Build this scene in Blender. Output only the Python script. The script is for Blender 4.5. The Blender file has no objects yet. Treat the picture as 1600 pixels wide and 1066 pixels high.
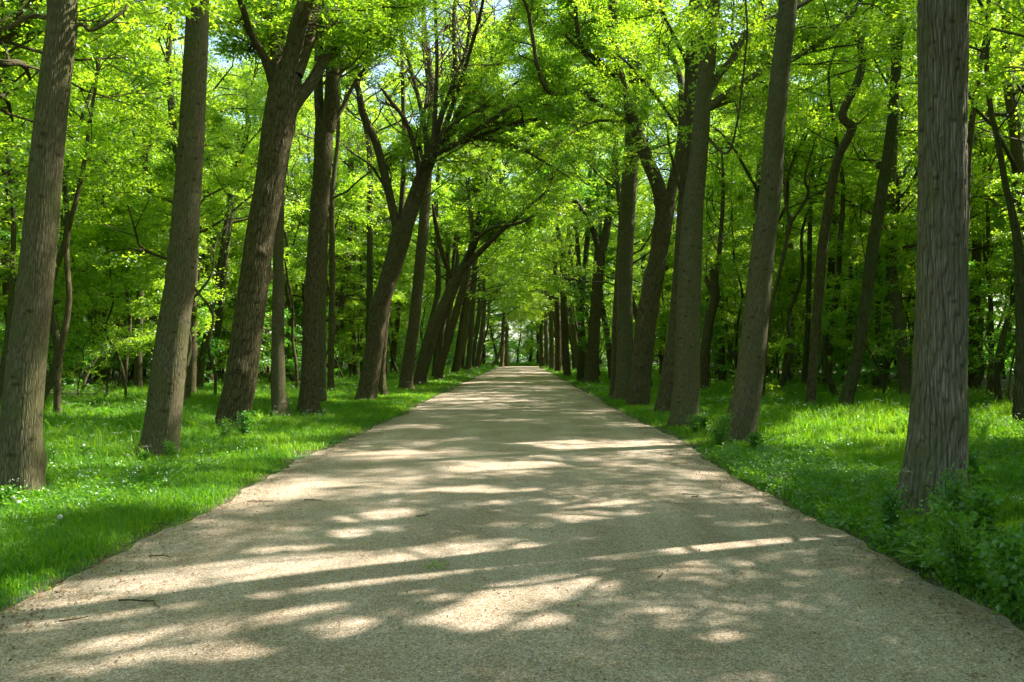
import bpy, math, random
import numpy as np
from mathutils import Vector

SC = bpy.context.scene
COL = SC.collection
PI = math.pi

# ------------------------------------------------------------------ camera
F = 1244.0                      # focal length in pixels of the 1600 px wide photograph
CAM_H = 1.6
cam_d = bpy.data.cameras.new('camera'); cam = bpy.data.objects.new('camera', cam_d); COL.objects.link(cam)
cam.location = (0, 0, CAM_H); cam.rotation_euler = (PI/2, 0, 0)
cam_d.lens = 28.0; cam_d.sensor_width = 36.0
cam_d.shift_x = -12/1600; cam_d.shift_y = 24/1600
cam_d.clip_start = 0.1; cam_d.clip_end = 2000
SC.camera = cam

# ------------------------------------------------------------------ light
SUN_AZ, SUN_EL = math.radians(67), math.radians(50)     # azimuth clockwise from +Y
w = bpy.data.worlds.new('World'); SC.world = w; w.use_nodes = True
nt = w.node_tree; nt.nodes.clear()
sky = nt.nodes.new('ShaderNodeTexSky'); sky.sky_type = 'NISHITA'; sky.sun_disc = False
sky.sun_elevation = SUN_EL; sky.sun_rotation = SUN_AZ; sky.dust_density = 1.5
bg = nt.nodes.new('ShaderNodeBackground'); bg.inputs[1].default_value = 0.13
wo = nt.nodes.new('ShaderNodeOutputWorld')
nt.links.new(sky.outputs[0], bg.inputs[0]); nt.links.new(bg.outputs[0], wo.inputs[0])
sd = bpy.data.lights.new('sun', 'SUN'); sun = bpy.data.objects.new('sun', sd); COL.objects.link(sun)
sd.energy = 5.0; sd.angle = math.radians(0.53); sd.color = (1.0, 0.94, 0.86)
sv = Vector((math.cos(SUN_EL)*math.sin(SUN_AZ), math.cos(SUN_EL)*math.cos(SUN_AZ), math.sin(SUN_EL)))
sun.rotation_euler = (-sv).to_track_quat('-Z', 'Y').to_euler(); sun.location = sv*60
SC.view_settings.view_transform = 'Standard'; SC.view_settings.look = 'None'
SC.view_settings.exposure = 1.85; SC.view_settings.gamma = 1.0
SC.render.film_transparent = False
cy = SC.cycles
cy.max_bounces = 7; cy.diffuse_bounces = 4; cy.transmission_bounces = 4; cy.glossy_bounces = 2; cy.transparent_max_bounces = 4
cy.use_adaptive_sampling = True; cy.adaptive_threshold = 0.02
cy.use_denoising = True; cy.sample_clamp_indirect = 6.0
cy.caustics_reflective = False; cy.caustics_refractive = False

# ------------------------------------------------------------------ helpers
def P(px, py, Y):               # where a thing seen at a spot of the photograph stands when it is Y metres away
    return np.array([(px-812)*Y/F, Y, CAM_H+(557-py)*Y/F])
def base_Y(py): return CAM_H*F/(py-557)

def sstep(a, b, x):
    t = np.clip((x-a)/(b-a), 0, 1); return t*t*(3-2*t)
XL, XR = -3.22, 2.88            # edges of the gravel
def gh(x, y):
    x = np.asarray(x, float); y = np.asarray(y, float)
    d = np.maximum(XL-x, x-XR)
    m = sstep(0.2, 3.0, d)
    und = 0.04*np.sin(x*0.9+1.3)*np.cos(y*0.7)+0.025*np.sin(x*2.1+y*1.3)+0.02*np.sin(y*2.7-x*1.1)-0.03
    end = 0.25*sstep(124, 132, y)
    return m*und - 0.05*np.exp(-((d-0.15)/0.25)**2)*0.3 + 0.06*sstep(9, 20, d) + end

def link(o, parent=None):
    COL.objects.link(o)
    if parent is not None: o.parent = parent
    return o
def tag(o, label=None, cat=None, group=None, kind=None):
    if label: o['label'] = label
    if cat: o['category'] = cat
    if group: o['group'] = group
    if kind: o['kind'] = kind
    return o

def mesh(name, V, Q, mat, smooth=False, vec=None, tint=None, mats=None, mi=None):
    V = np.ascontiguousarray(V, np.float32); Q = np.ascontiguousarray(Q, np.int32)
    me = bpy.data.meshes.new(name)
    me.vertices.add(len(V)); me.vertices.foreach_set('co', V.ravel())
    n, k = Q.shape
    me.loops.add(n*k); me.loops.foreach_set('vertex_index', Q.ravel())
    me.polygons.add(n); me.polygons.foreach_set('loop_start', np.arange(n, dtype=np.int32)*k)
    me.polygons.foreach_set('use_smooth', np.full(n, smooth, dtype=bool))
    if vec is not None:
        a = me.attributes.new('bark', 'FLOAT_VECTOR', 'POINT'); a.data.foreach_set('vector', np.ascontiguousarray(vec, np.float32).ravel())
    if tint is not None:
        a = me.attributes.new('tint', 'FLOAT', 'POINT'); a.data.foreach_set('value', np.ascontiguousarray(tint, np.float32).ravel())
    for m in (mats or [mat]): me.materials.append(m)
    if mi is not None: me.polygons.foreach_set('material_index', np.ascontiguousarray(mi, np.int32))
    me.update(calc_edges=True)
    return me

# ------------------------------------------------------------------ materials
def new_mat(name):
    m = bpy.data.materials.new(name); m.use_nodes = True; m.node_tree.nodes.clear()
    return m, m.node_tree.nodes, m.node_tree.links
def ramp(N, stops):
    r = N.new('ShaderNodeValToRGB'); e = r.color_ramp.elements
    while len(e) < len(stops): e.new(0.5)
    for i, (p, c) in enumerate(stops): e[i].position = p; e[i].color = (*c, 1)
    return r

def leaf_mat(name, dark, light, tdark, tlight, gloss=0.08, tmix=0.5, rough=0.4):
    m, N, L = new_mat(name)
    at = N.new('ShaderNodeAttribute'); at.attribute_name = 'tint'
    oi = N.new('ShaderNodeObjectInfo')
    ad = N.new('ShaderNodeMath'); ad.operation = 'MULTIPLY_ADD'; ad.inputs[1].default_value = 0.35; ad.inputs[2].default_value = -0.17
    L.new(oi.outputs['Random'], ad.inputs[0])
    sm = N.new('ShaderNodeMath'); sm.operation = 'ADD'; sm.use_clamp = True
    L.new(at.outputs['Fac'], sm.inputs[0]); L.new(ad.outputs[0], sm.inputs[1])
    r1 = ramp(N, [(0, dark), (1, light)]); r2 = ramp(N, [(0, tdark), (1, tlight)])
    L.new(sm.outputs[0], r1.inputs[0]); L.new(sm.outputs[0], r2.inputs[0])
    d = N.new('ShaderNodeBsdfDiffuse'); t = N.new('ShaderNodeBsdfTranslucent'); g = N.new('ShaderNodeBsdfGlossy')
    g.inputs['Roughness'].default_value = rough; g.inputs['Color'].default_value = (0.8, 0.85, 0.8, 1)
    L.new(r1.outputs[0], d.inputs[0]); L.new(r2.outputs[0], t.inputs[0])
    mx = N.new('ShaderNodeMixShader'); mx.inputs[0].default_value = tmix
    L.new(d.outputs[0], mx.inputs[1]); L.new(t.outputs[0], mx.inputs[2])
    m2 = N.new('ShaderNodeMixShader'); m2.inputs[0].default_value = gloss
    L.new(mx.outputs[0], m2.inputs[1]); L.new(g.outputs[0], m2.inputs[2])
    o = N.new('ShaderNodeOutputMaterial'); L.new(m2.outputs[0], o.inputs[0])
    return m
M_LEAF = leaf_mat('spring_leaf', (0.06, 0.17, 0.010), (0.17, 0.30, 0.02), (0.27, 0.57, 0.012), (0.68, 0.88, 0.035), gloss=0.07, tmix=0.6)
M_DARKLEAF = leaf_mat('ivy_leaf', (0.012, 0.05, 0.01), (0.04, 0.12, 0.015), (0.05, 0.2, 0.01), (0.14, 0.36, 0.02), gloss=0.10)
M_SAP = leaf_mat('understorey_leaf', (0.03, 0.14, 0.012), (0.08, 0.23, 0.018), (0.11, 0.46, 0.012), (0.36, 0.74, 0.02), gloss=0.08, tmix=0.5, rough=0.35)
M_GRASS = leaf_mat('grass_blade', (0.022, 0.12, 0.006), (0.10, 0.23, 0.010), (0.10, 0.40, 0.008), (0.42, 0.68, 0.015), gloss=0.03, rough=0.45)
M_HERB = leaf_mat('herb_leaf', (0.03, 0.13, 0.010), (0.09, 0.22, 0.016), (0.10, 0.38, 0.012), (0.34, 0.62, 0.02), gloss=0.06)
M_FLOWER = leaf_mat('white_petal', (0.55, 0.6, 0.5), (0.8, 0.8, 0.75), (0.5, 0.6, 0.4), (0.8, 0.8, 0.7), gloss=0.02)
M_LITTER = leaf_mat('dead_leaf', (0.10, 0.05, 0.02), (0.28, 0.17, 0.08), (0.08, 0.04, 0.01), (0.2, 0.1, 0.03), gloss=0.03, tmix=0.2)

def bark_mat(name, dark, mid, light, moss, ridge=26.0, stretch=0.13, bump=0.9, moss_amt=0.5, warp=0.03):
    m, N, L = new_mat(name)
    at = N.new('ShaderNodeAttribute'); at.attribute_name = 'bark'
    oi = N.new('ShaderNodeObjectInfo')
    mp = N.new('ShaderNodeMapping'); mp.inputs['Scale'].default_value = (1, 1, stretch)
    L.new(at.outputs['Vector'], mp.inputs[0])
    wn = N.new('ShaderNodeTexNoise'); wn.inputs['Scale'].default_value = 5; wn.inputs['Detail'].default_value = 2
    L.new(at.outputs['Vector'], wn.inputs['Vector'])
    vm = N.new('ShaderNodeVectorMath'); vm.operation = 'MULTIPLY_ADD'; vm.inputs[1].default_value = (warp, warp, warp)
    L.new(wn.outputs['Color'], vm.inputs[0]); L.new(mp.outputs[0], vm.inputs[2])
    vo = N.new('ShaderNodeTexVoronoi'); vo.feature = 'DISTANCE_TO_EDGE'; vo.inputs['Scale'].default_value = ridge
    L.new(vm.outputs[0], vo.inputs['Vector'])
    n1 = N.new('ShaderNodeTexNoise'); n1.inputs['Scale'].default_value = ridge*1.6; n1.inputs['Detail'].default_value = 5; n1.inputs['Roughness'].default_value = 0.65
    L.new(mp.outputs[0], n1.inputs['Vector'])
    mr = N.new('ShaderNodeMapRange'); mr.inputs['From Max'].default_value = 0.30; L.new(vo.outputs['Distance'], mr.inputs[0])
    mm = N.new('ShaderNodeMath'); mm.operation = 'MULTIPLY_ADD'; mm.inputs[1].default_value = 0.5
    L.new(mr.outputs[0], mm.inputs[0])
    m5 = N.new('ShaderNodeMath'); m5.operation = 'MULTIPLY'; m5.inputs[1].default_value = 0.6; L.new(n1.outputs['Fac'], m5.inputs[0])
    L.new(m5.outputs[0], mm.inputs[2])
    # large blotches of lichen, and scattered dark horizontal scars
    n2 = N.new('ShaderNodeTexNoise'); n2.inputs['Scale'].default_value = 2.2; n2.inputs['Detail'].default_value = 6; n2.inputs['Roughness'].default_value = 0.6
    L.new(at.outputs['Vector'], n2.inputs['Vector'])
    cr = ramp(N, [(0.12, dark), (0.45, mid), (0.85, light)]); L.new(mm.outputs[0], cr.inputs[0])
    mo = ramp(N, [(0.42, (0, 0, 0)), (0.62, (1, 1, 1))]); L.new(n2.outputs['Fac'], mo.inputs[0])
    mq = N.new('ShaderNodeMath'); mq.operation = 'MULTIPLY'; mq.inputs[1].default_value = moss_amt; L.new(mo.outputs[0], mq.inputs[0])
    mc = N.new('ShaderNodeMix'); mc.data_type = 'RGBA'; mc.inputs['B'].default_value = (*moss, 1)
    L.new(mq.outputs[0], mc.inputs['Factor']); L.new(cr.outputs[0], mc.inputs['A'])
    m3 = N.new('ShaderNodeMapping'); m3.inputs['Scale'].default_value = (3.0, 3.0, 7.0); L.new(at.outputs['Vector'], m3.inputs[0])
    v2 = N.new('ShaderNodeTexVoronoi'); v2.inputs['Scale'].default_value = 0.9; L.new(m3.outputs[0], v2.inputs['Vector'])
    sc = ramp(N, [(0.10, (0.35, 0.32, 0.3)), (0.2, (1, 1, 1))]); L.new(v2.outputs['Distance'], sc.inputs[0])
    ml = N.new('ShaderNodeMix'); ml.data_type = 'RGBA'; ml.blend_type = 'MULTIPLY'; ml.inputs['Factor'].default_value = 0.8
    L.new(mc.outputs['Result'], ml.inputs['A']); L.new(sc.outputs[0], ml.inputs['B'])
    fa = N.new('ShaderNodeAttribute'); fa.attribute_name = 'tint'
    mf = N.new('ShaderNodeMix'); mf.data_type = 'RGBA'; mf.inputs['B'].default_value = (*[c*0.45 for c in dark], 1)  # fissure shade painted over the bark colour
    L.new(fa.outputs['Fac'], mf.inputs['Factor']); L.new(ml.outputs['Result'], mf.inputs['A']); ml = mf
    b = N.new('ShaderNodeBsdfPrincipled'); b.inputs['Roughness'].default_value = 0.9; b.inputs['Specular IOR Level'].default_value = 0.2
    L.new(ml.outputs['Result'], b.inputs['Base Color'])
    bp = N.new('ShaderNodeBump'); bp.inputs['Strength'].default_value = bump; bp.inputs['Distance'].default_value = 0.018
    L.new(mm.outputs[0], bp.inputs['Height']); L.new(bp.outputs[0], b.inputs['Normal'])
    o = N.new('ShaderNodeOutputMaterial'); L.new(b.outputs[0], o.inputs[0])
    return m
B_RIDGE = bark_mat('ridged_grey_bark', (0.06, 0.048, 0.028), (0.128, 0.114, 0.074), (0.215, 0.200, 0.142), (0.082, 0.088, 0.028), ridge=25, stretch=0.11, bump=0.8, moss_amt=0.6, warp=0.035)
B_GREY = bark_mat('grey_green_bark', (0.036, 0.029, 0.014), (0.090, 0.077, 0.038), (0.155, 0.138, 0.078), (0.078, 0.084, 0.024), ridge=42, stretch=0.16, bump=0.5, moss_amt=0.6)
B_DARK = bark_mat('dark_brown_bark', (0.024, 0.017, 0.008), (0.078, 0.060, 0.028), (0.15, 0.122, 0.064), (0.066, 0.068, 0.018), ridge=24, stretch=0.16, bump=1.0, moss_amt=0.4)
B_MOSS = bark_mat('mossy_bark', (0.02, 0.018, 0.007), (0.055, 0.052, 0.02), (0.11, 0.10, 0.05), (0.05, 0.062, 0.016), ridge=22, stretch=0.12, bump=0.5, moss_amt=0.7)

def ground_mat():
    m, N, L = new_mat('woodland_floor')
    g = N.new('ShaderNodeNewGeometry')
    n1 = N.new('ShaderNodeTexNoise'); n1.inputs['Scale'].default_value = 0.9; n1.inputs['Detail'].default_value = 8; n1.inputs['Roughness'].default_value = 0.7
    n2 = N.new('ShaderNodeTexNoise'); n2.inputs['Scale'].default_value = 18; n2.inputs['Detail'].default_value = 6; n2.inputs['Roughness'].default_value = 0.75
    L.new(g.outputs['Position'], n1.inputs['Vector']); L.new(g.outputs['Position'], n2.inputs['Vector'])
    soil = ramp(N, [(0.3, (0.035, 0.022, 0.012)), (0.55, (0.09, 0.055, 0.03)), (0.75, (0.2, 0.13, 0.075))]); L.new(n2.outputs['Fac'], soil.inputs[0])
    grn = ramp(N, [(0.3, (0.02, 0.06, 0.01)), (0.7, (0.05, 0.12, 0.02))]); L.new(n2.outputs['Fac'], grn.inputs[0])
    fr = ramp(N, [(0.45, (0, 0, 0)), (0.58, (1, 1, 1))]); L.new(n1.outputs['Fac'], fr.inputs[0])
    mx = N.new('ShaderNodeMix'); mx.data_type = 'RGBA'
    L.new(fr.outputs[0], mx.inputs['Factor']); L.new(soil.outputs[0], mx.inputs['A']); L.new(grn.outputs[0], mx.inputs['B'])
    b = N.new('ShaderNodeBsdfPrincipled'); b.inputs['Roughness'].default_value = 0.95
    L.new(mx.outputs['Result'], b.inputs['Base Color'])
    bp = N.new('ShaderNodeBump'); bp.inputs['Strength'].default_value = 0.8; bp.inputs['Distance'].default_value = 0.05
    L.new(n2.outputs['Fac'], bp.inputs['Height']); L.new(bp.outputs[0], b.inputs['Normal'])
    o = N.new('ShaderNodeOutputMaterial'); L.new(b.outputs[0], o.inputs[0])
    return m
def gravel_mat():
    m, N, L = new_mat('fine_gravel')
    g = N.new('ShaderNodeNewGeometry')
    vo = N.new('ShaderNodeTexVoronoi'); vo.inputs['Scale'].default_value = 140; L.new(g.outputs['Position'], vo.inputs['Vector'])
    v3 = N.new('ShaderNodeTexVoronoi'); v3.inputs['Scale'].default_value = 55; L.new(g.outputs['Position'], v3.inputs['Vector'])
    sp = N.new('ShaderNodeSeparateColor'); L.new(vo.outputs['Color'], sp.inputs[0])
    cr = ramp(N, [(0.0, (0.155, 0.122, 0.09)), (0.25, (0.27, 0.222, 0.168)), (0.7, (0.35, 0.296, 0.232)), (0.95, (0.53, 0.47, 0.40))])
    L.new(sp.outputs[0], cr.inputs[0])
    s3 = N.new('ShaderNodeSeparateColor'); L.new(v3.outputs['Color'], s3.inputs[0])
    c3 = ramp(N, [(0.0, (0.80, 0.68, 0.54)), (0.3, (1.0, 0.97, 0.93)), (0.8, (1.03, 1.03, 1.03)), (1.0, (1.2, 1.2, 1.25))]); L.new(s3.outputs[1], c3.inputs[0])
    m1 = N.new('ShaderNodeMix'); m1.data_type = 'RGBA'; m1.blend_type = 'MULTIPLY'; m1.inputs['Factor'].default_value = 1
    L.new(cr.outputs[0], m1.inputs['A']); L.new(c3.outputs[0], m1.inputs['B'])
    n2 = N.new('ShaderNodeTexNoise'); n2.inputs['Scale'].default_value = 1.1; n2.inputs['Detail'].default_value = 7; n2.inputs['Roughness'].default_value = 0.62
    L.new(g.outputs['Position'], n2.inputs['Vector'])
    c4 = ramp(N, [(0.3, (0.86, 0.80, 0.70)), (0.7, (1.12, 1.12, 1.12))]); L.new(n2.outputs['Fac'], c4.inputs[0])
    m2 = N.new('ShaderNodeMix'); m2.data_type = 'RGBA'; m2.blend_type = 'MULTIPLY'; m2.inputs['Factor'].default_value = 1
    L.new(m1.outputs['Result'], m2.inputs['A']); L.new(c4.outputs[0], m2.inputs['B'])
    mt = N.new('ShaderNodeMapping'); mt.inputs['Scale'].default_value = (1.6, 0.22, 1); L.new(g.outputs['Position'], mt.inputs[0])
    n6 = N.new('ShaderNodeTexNoise'); n6.inputs['Scale'].default_value = 1.0; n6.inputs['Detail'].default_value = 4; L.new(mt.outputs[0], n6.inputs['Vector'])
    c6 = ramp(N, [(0.35, (0.84, 0.82, 0.78)), (0.65, (1.1, 1.1, 1.1))]); L.new(n6.outputs['Fac'], c6.inputs[0])
    m6 = N.new('ShaderNodeMix'); m6.data_type = 'RGBA'; m6.blend_type = 'MULTIPLY'; m6.inputs['Factor'].default_value = 1
    L.new(m2.outputs['Result'], m6.inputs['A']); L.new(c6.outputs[0], m6.inputs['B']); m2 = m6
    # brown litter worn to the margins
    sx = N.new('ShaderNodeSeparateXYZ'); L.new(g.outputs['Position'], sx.inputs[0])
    a = N.new('ShaderNodeMath'); a.operation = 'ADD'; a.inputs[1].default_value = 0.17; L.new(sx.outputs[0], a.inputs[0])
    b_ = N.new('ShaderNodeMath'); b_.operation = 'ABSOLUTE'; L.new(a.outputs[0], b_.inputs[0])
    n5 = N.new('ShaderNodeTexNoise'); n5.inputs['Scale'].default_value = 6; n5.inputs['Detail'].default_value = 8; n5.inputs['Roughness'].default_value = 0.8; L.new(g.outputs['Position'], n5.inputs['Vector'])
    c_ = N.new('ShaderNodeMath'); c_.operation = 'MULTIPLY_ADD'; c_.inputs[1].default_value = 1.8; L.new(n5.outputs['Fac'], c_.inputs[0]); L.new(b_.outputs[0], c_.inputs[2])
    mr = N.new('ShaderNodeMapRange'); mr.inputs['From Min'].default_value = 3.45; mr.inputs['From Max'].default_value = 4.25; mr.inputs['To Max'].default_value = 0.5
    L.new(c_.outputs[0], mr.inputs[0])
    m3 = N.new('ShaderNodeMix'); m3.data_type = 'RGBA'; m3.inputs['B'].default_value = (0.105, 0.085, 0.05, 1)
    L.new(mr.outputs[0], m3.inputs['Factor']); L.new(m2.outputs['Result'], m3.inputs['A'])
    b = N.new('ShaderNodeBsdfPrincipled'); b.inputs['Roughness'].default_value = 0.85; b.inputs['Specular IOR Level'].default_value = 0.3
    L.new(m3.outputs['Result'], b.inputs['Base Color'])
    bp = N.new('ShaderNodeBump'); bp.inputs['Strength'].default_value = 0.7; bp.inputs['Distance'].default_value = 0.006
    L.new(vo.outputs['Distance'], bp.inputs['Height'])
    bq = N.new('ShaderNodeBump'); bq.inputs['Strength'].default_value = 0.5; bq.inputs['Distance'].default_value = 0.04
    L.new(n2.outputs['Fac'], bq.inputs['Height']); L.new(bp.outputs[0], bq.inputs['Normal'])
    L.new(bq.outputs[0], b.inputs['Normal'])
    o = N.new('ShaderNodeOutputMaterial'); L.new(b.outputs[0], o.inputs[0])
    return m

# ------------------------------------------------------------------ ground and path
def grid_sheet(name, xs, ys, zf, mat, warp=None):
    X, Y = np.meshgrid(xs, ys)
    if warp is not None: X = warp(X, Y)
    V = np.stack([X, Y, zf(X, Y)], -1).reshape(-1, 3)
    nx, ny = len(xs), len(ys)
    i = (np.arange(ny-1)[:, None]*nx+np.arange(nx-1)).ravel()
    Q = np.stack([i, i+1, i+nx+1, i+nx], -1)
    o = bpy.data.objects.new(name, mesh(name, V, Q, mat, True)); link(o); tag(o, kind='structure'); return o
xs = np.concatenate([np.linspace(-900, -90, 12), np.arange(-80, -12, 2.0), np.arange(-12, 12, 0.3), np.arange(12, 80, 2.0), np.linspace(90, 900, 12)])
ys = np.concatenate([np.linspace(-500, -30, 8), np.arange(-25, 60, 0.4), np.arange(60, 240, 2.0), np.linspace(260, 1500, 12)])
grid_sheet('ground', xs, ys, gh, ground_mat())
def edge_warp(X, Y):
    t = (X-XL)/(XR-XL)
    wl = 0.07*np.sin(Y*0.37)+0.05*np.sin(Y*0.9)+0.035*np.sin(Y*2.3+1)+0.02*np.sin(Y*5.1)+0.02*np.sin(Y*11.7)
    wr = 0.08*np.sin(Y*0.41+1)+0.04*np.sin(Y*0.8+2)+0.03*np.sin(Y*2.9)+0.02*np.sin(Y*6.3+1)+0.02*np.sin(Y*13.1)
    return X + np.where(t < 0.5, wl*(1-2*t), wr*(2*t-1))
def path_z(X, Y):
    u = (X+0.17)/3.05
    return 0.006+0.030*(1-np.clip(np.abs(u), 0, 1)**2.5)+np.maximum(gh(X, Y), 0)*0
grid_sheet('path', np.linspace(XL-0.05, XR+0.05, 40), np.concatenate([np.arange(-20, 40, 0.12), np.arange(40, 126, 0.5)]), path_z, gravel_mat(), edge_warp)

# ------------------------------------------------------------------ tubes and branches
def nrm(v): return v/np.maximum(np.linalg.norm(v, axis=-1, keepdims=True), 1e-9)
def catmull(p, n):
    p = np.asarray(p, float)
    if len(p) == 2: return p[0]+(p[1]-p[0])*np.linspace(0, 1, n)[:, None]
    q = np.vstack([2*p[0]-p[1], p, 2*p[-1]-p[-2]])
    t = np.linspace(0, len(p)-1-1e-6, n); i = t.astype(int); f = (t-i)[:, None]
    a, b, c, d = q[i], q[i+1], q[i+2], q[i+3]
    return 0.5*((2*b)+(c-a)*f+(2*a-5*b+4*c-d)*f*f+(-a+3*b-3*c+d)*f**3)

class Wood:
    def __init__(s): s.V = []; s.Q = []; s.A = []; s.T = []; s.n = 0; s.TP = []; s.TD = []; s.TS = []
    def tube(s, pts, rad, sides, lobes=0.0, flare=0.0, seed=0, knots=0, relief=None):
        pts = np.asarray(pts, float); rad = np.asarray(rad, float)
        T = nrm(np.gradient(pts, axis=0)); mean = nrm(pts[-1]-pts[0])
        ref = np.array([0, 1.0, 0]) if abs(mean[2]) > 0.6 else np.array([0, 0, 1.0])
        U = nrm(np.cross(T, ref)); W = np.cross(T, U)
        th = np.linspace(0, 2*PI, sides, endpoint=False)
        L = np.concatenate([[0], np.cumsum(np.linalg.norm(np.diff(pts, axis=0), axis=1))])
        R = np.repeat(rad[:, None], sides, 1)
        rg = np.random.RandomState(seed+17)
        if lobes:
            for k in (2, 3, 5, 7):
                ph = rg.uniform(0, 6.28); tw = rg.uniform(-0.5, 0.5); am = lobes/k
                R = R*(1+am*np.sin(k*th[None]+ph+tw*L[:, None]))
            R = R*(1+lobes*0.5*np.sin(L[:, None]*1.7+ph+th[None])*np.sin(L[:, None]*0.9))
        if flare:
            ph = rg.uniform(0, 6.28)
            lob = 0.55+0.45*np.sin(5*th+ph)+0.25*np.sin(3*th+2*ph)
            R = R*(1+flare*np.exp(-np.maximum(L[:, None]-0.2, 0)/0.2)*lob[None])
        for _ in range(knots):
            l0 = rg.uniform(0.3, L[-1]*0.9); t0 = rg.uniform(0, 6.28); am = rg.uniform(0.12, 0.28); sz = rg.uniform(0.10, 0.22)
            dth = np.angle(np.exp(1j*(th-t0)))
            R = R+rad[:, None]*am*np.exp(-((L[:, None]-l0)/sz)**2-(dth[None]/0.45)**2)
        fis = np.zeros_like(R)
        if relief:                  # interlacing vertical ridges with fissures between them, darkened in colour to deepen their shade
            k, amp = relief; Lr = L[:, None]; tt = th[None]
            ph = tt*k+1.1*np.sin(Lr*2.3+3*tt)+1.0*np.sin(Lr*5.1+5*tt+1)+0.7*np.sin(Lr*11+9*tt)+0.35*np.sin(Lr*29+17*tt)
            am = 0.75+0.25*np.sin(Lr*3.7+7*tt)*np.sin(Lr*1.3-4*tt)
            g = np.abs(np.sin(ph)); cut = 1-0.5*np.exp(-(np.sin(Lr*9+6*np.sin(4*tt)+2*tt)/0.12)**2)*(np.sin(5*tt+Lr*2) > 0.2)
            R = R+amp*(np.minimum(g*1.7, 1)-0.7)*am*cut; fis = np.clip(1-g*2.2, 0, 1)*am*min(1, amp*90)
        V = pts[:, None]+R[..., None]*(np.cos(th)[None, :, None]*U[:, None]+np.sin(th)[None, :, None]*W[:, None])
        n = len(pts)
        A = np.empty((n, sides, 3)); r0 = max(rad[0], 0.02)
        A[..., 0] = np.cos(th)*r0; A[..., 1] = np.sin(th)*r0; A[..., 2] = L[:, None]+seed*1.37 % 20
        i = np.arange(n-1)[:, None]*sides; j = np.arange(sides)[None]; j2 = (j+1) % sides
        Q = np.stack([i+j, i+j2, i+sides+j2, i+sides+j], -1).reshape(-1, 4)+s.n
        s.V.append(V.reshape(-1, 3)); s.A.append(A.reshape(-1, 3)); s.T.append(fis.ravel()); s.Q.append(Q); s.n += n*sides
    def tip(s, p, d, sz): s.TP.append(p); s.TD.append(d); s.TS.append(sz)
    def grow(s, p, d, length, r, lev, rg, up=0.15, kids=(4, 3), spray=0.5, wob=0.22, sides=(8, 5, 3), minr=0.004, ntip=3, spread=(35, 65)):
        """a limb that bends, thins and forks; the last level carries leaf sprays"""
        n = 6 if lev == 0 else 4
        q = [np.asarray(p, float)]; dd = nrm(np.asarray(d, float)); st = length/(n-1)
        for k in range(n-1):
            q.append(q[-1]+dd*st)
            dd = nrm(dd+rg.normal(0, wob, 3)+np.array([0, 0, up]))
        q = np.array(q); top = max(minr, r*0.35)
        rr = np.linspace(r, top, n)
        s.tube(q, rr, sides[min(lev, len(sides)-1)])
        last = lev >= len(kids)
        D = nrm(np.diff(q, axis=0))
        if last:
            for t in np.linspace(0.35, 1, ntip):
                i = min(int(t*(n-1)), n-2); f = t*(n-1)-i
                s.tip(q[i]+(q[i+1]-q[i])*f, D[i], spray*rg.uniform(0.7, 1.2))
            return
        s.tip(q[-1], D[-1], spray)
        nk = kids[lev]; sgn = rg.choice([-1, 1])
        for k in range(nk):
            t = 0.28+0.72*(k+rg.uniform(0.2, 0.9))/nk; t = min(t, 0.99)
            i = min(int(t*(n-1)), n-2); f = t*(n-1)-i
            pp = q[i]+(q[i+1]-q[i])*f
            ax = nrm(np.cross(D[i], np.array([0, 0, 1.0])+rg.normal(0, 0.4, 3)))
            sgn = -sgn; a = math.radians(rg.uniform(*spread))
            nd = D[i]*math.cos(a)+ax*sgn*math.sin(a)+np.array([0, 0, rg.uniform(-0.15, 0.3)])
            s.grow(pp, nd, length*rg.uniform(0.42, 0.65)*(1.15-0.5*t), max(minr, (rr[i]*0.55)), lev+1, rg, up*0.5, kids, spray, wob, sides, minr, ntip, spread)
    def mesh(s, name, mat):
        return mesh(name, np.vstack(s.V), np.vstack(s.Q), mat, True, vec=np.vstack(s.A), tint=np.concatenate(s.T))

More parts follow.
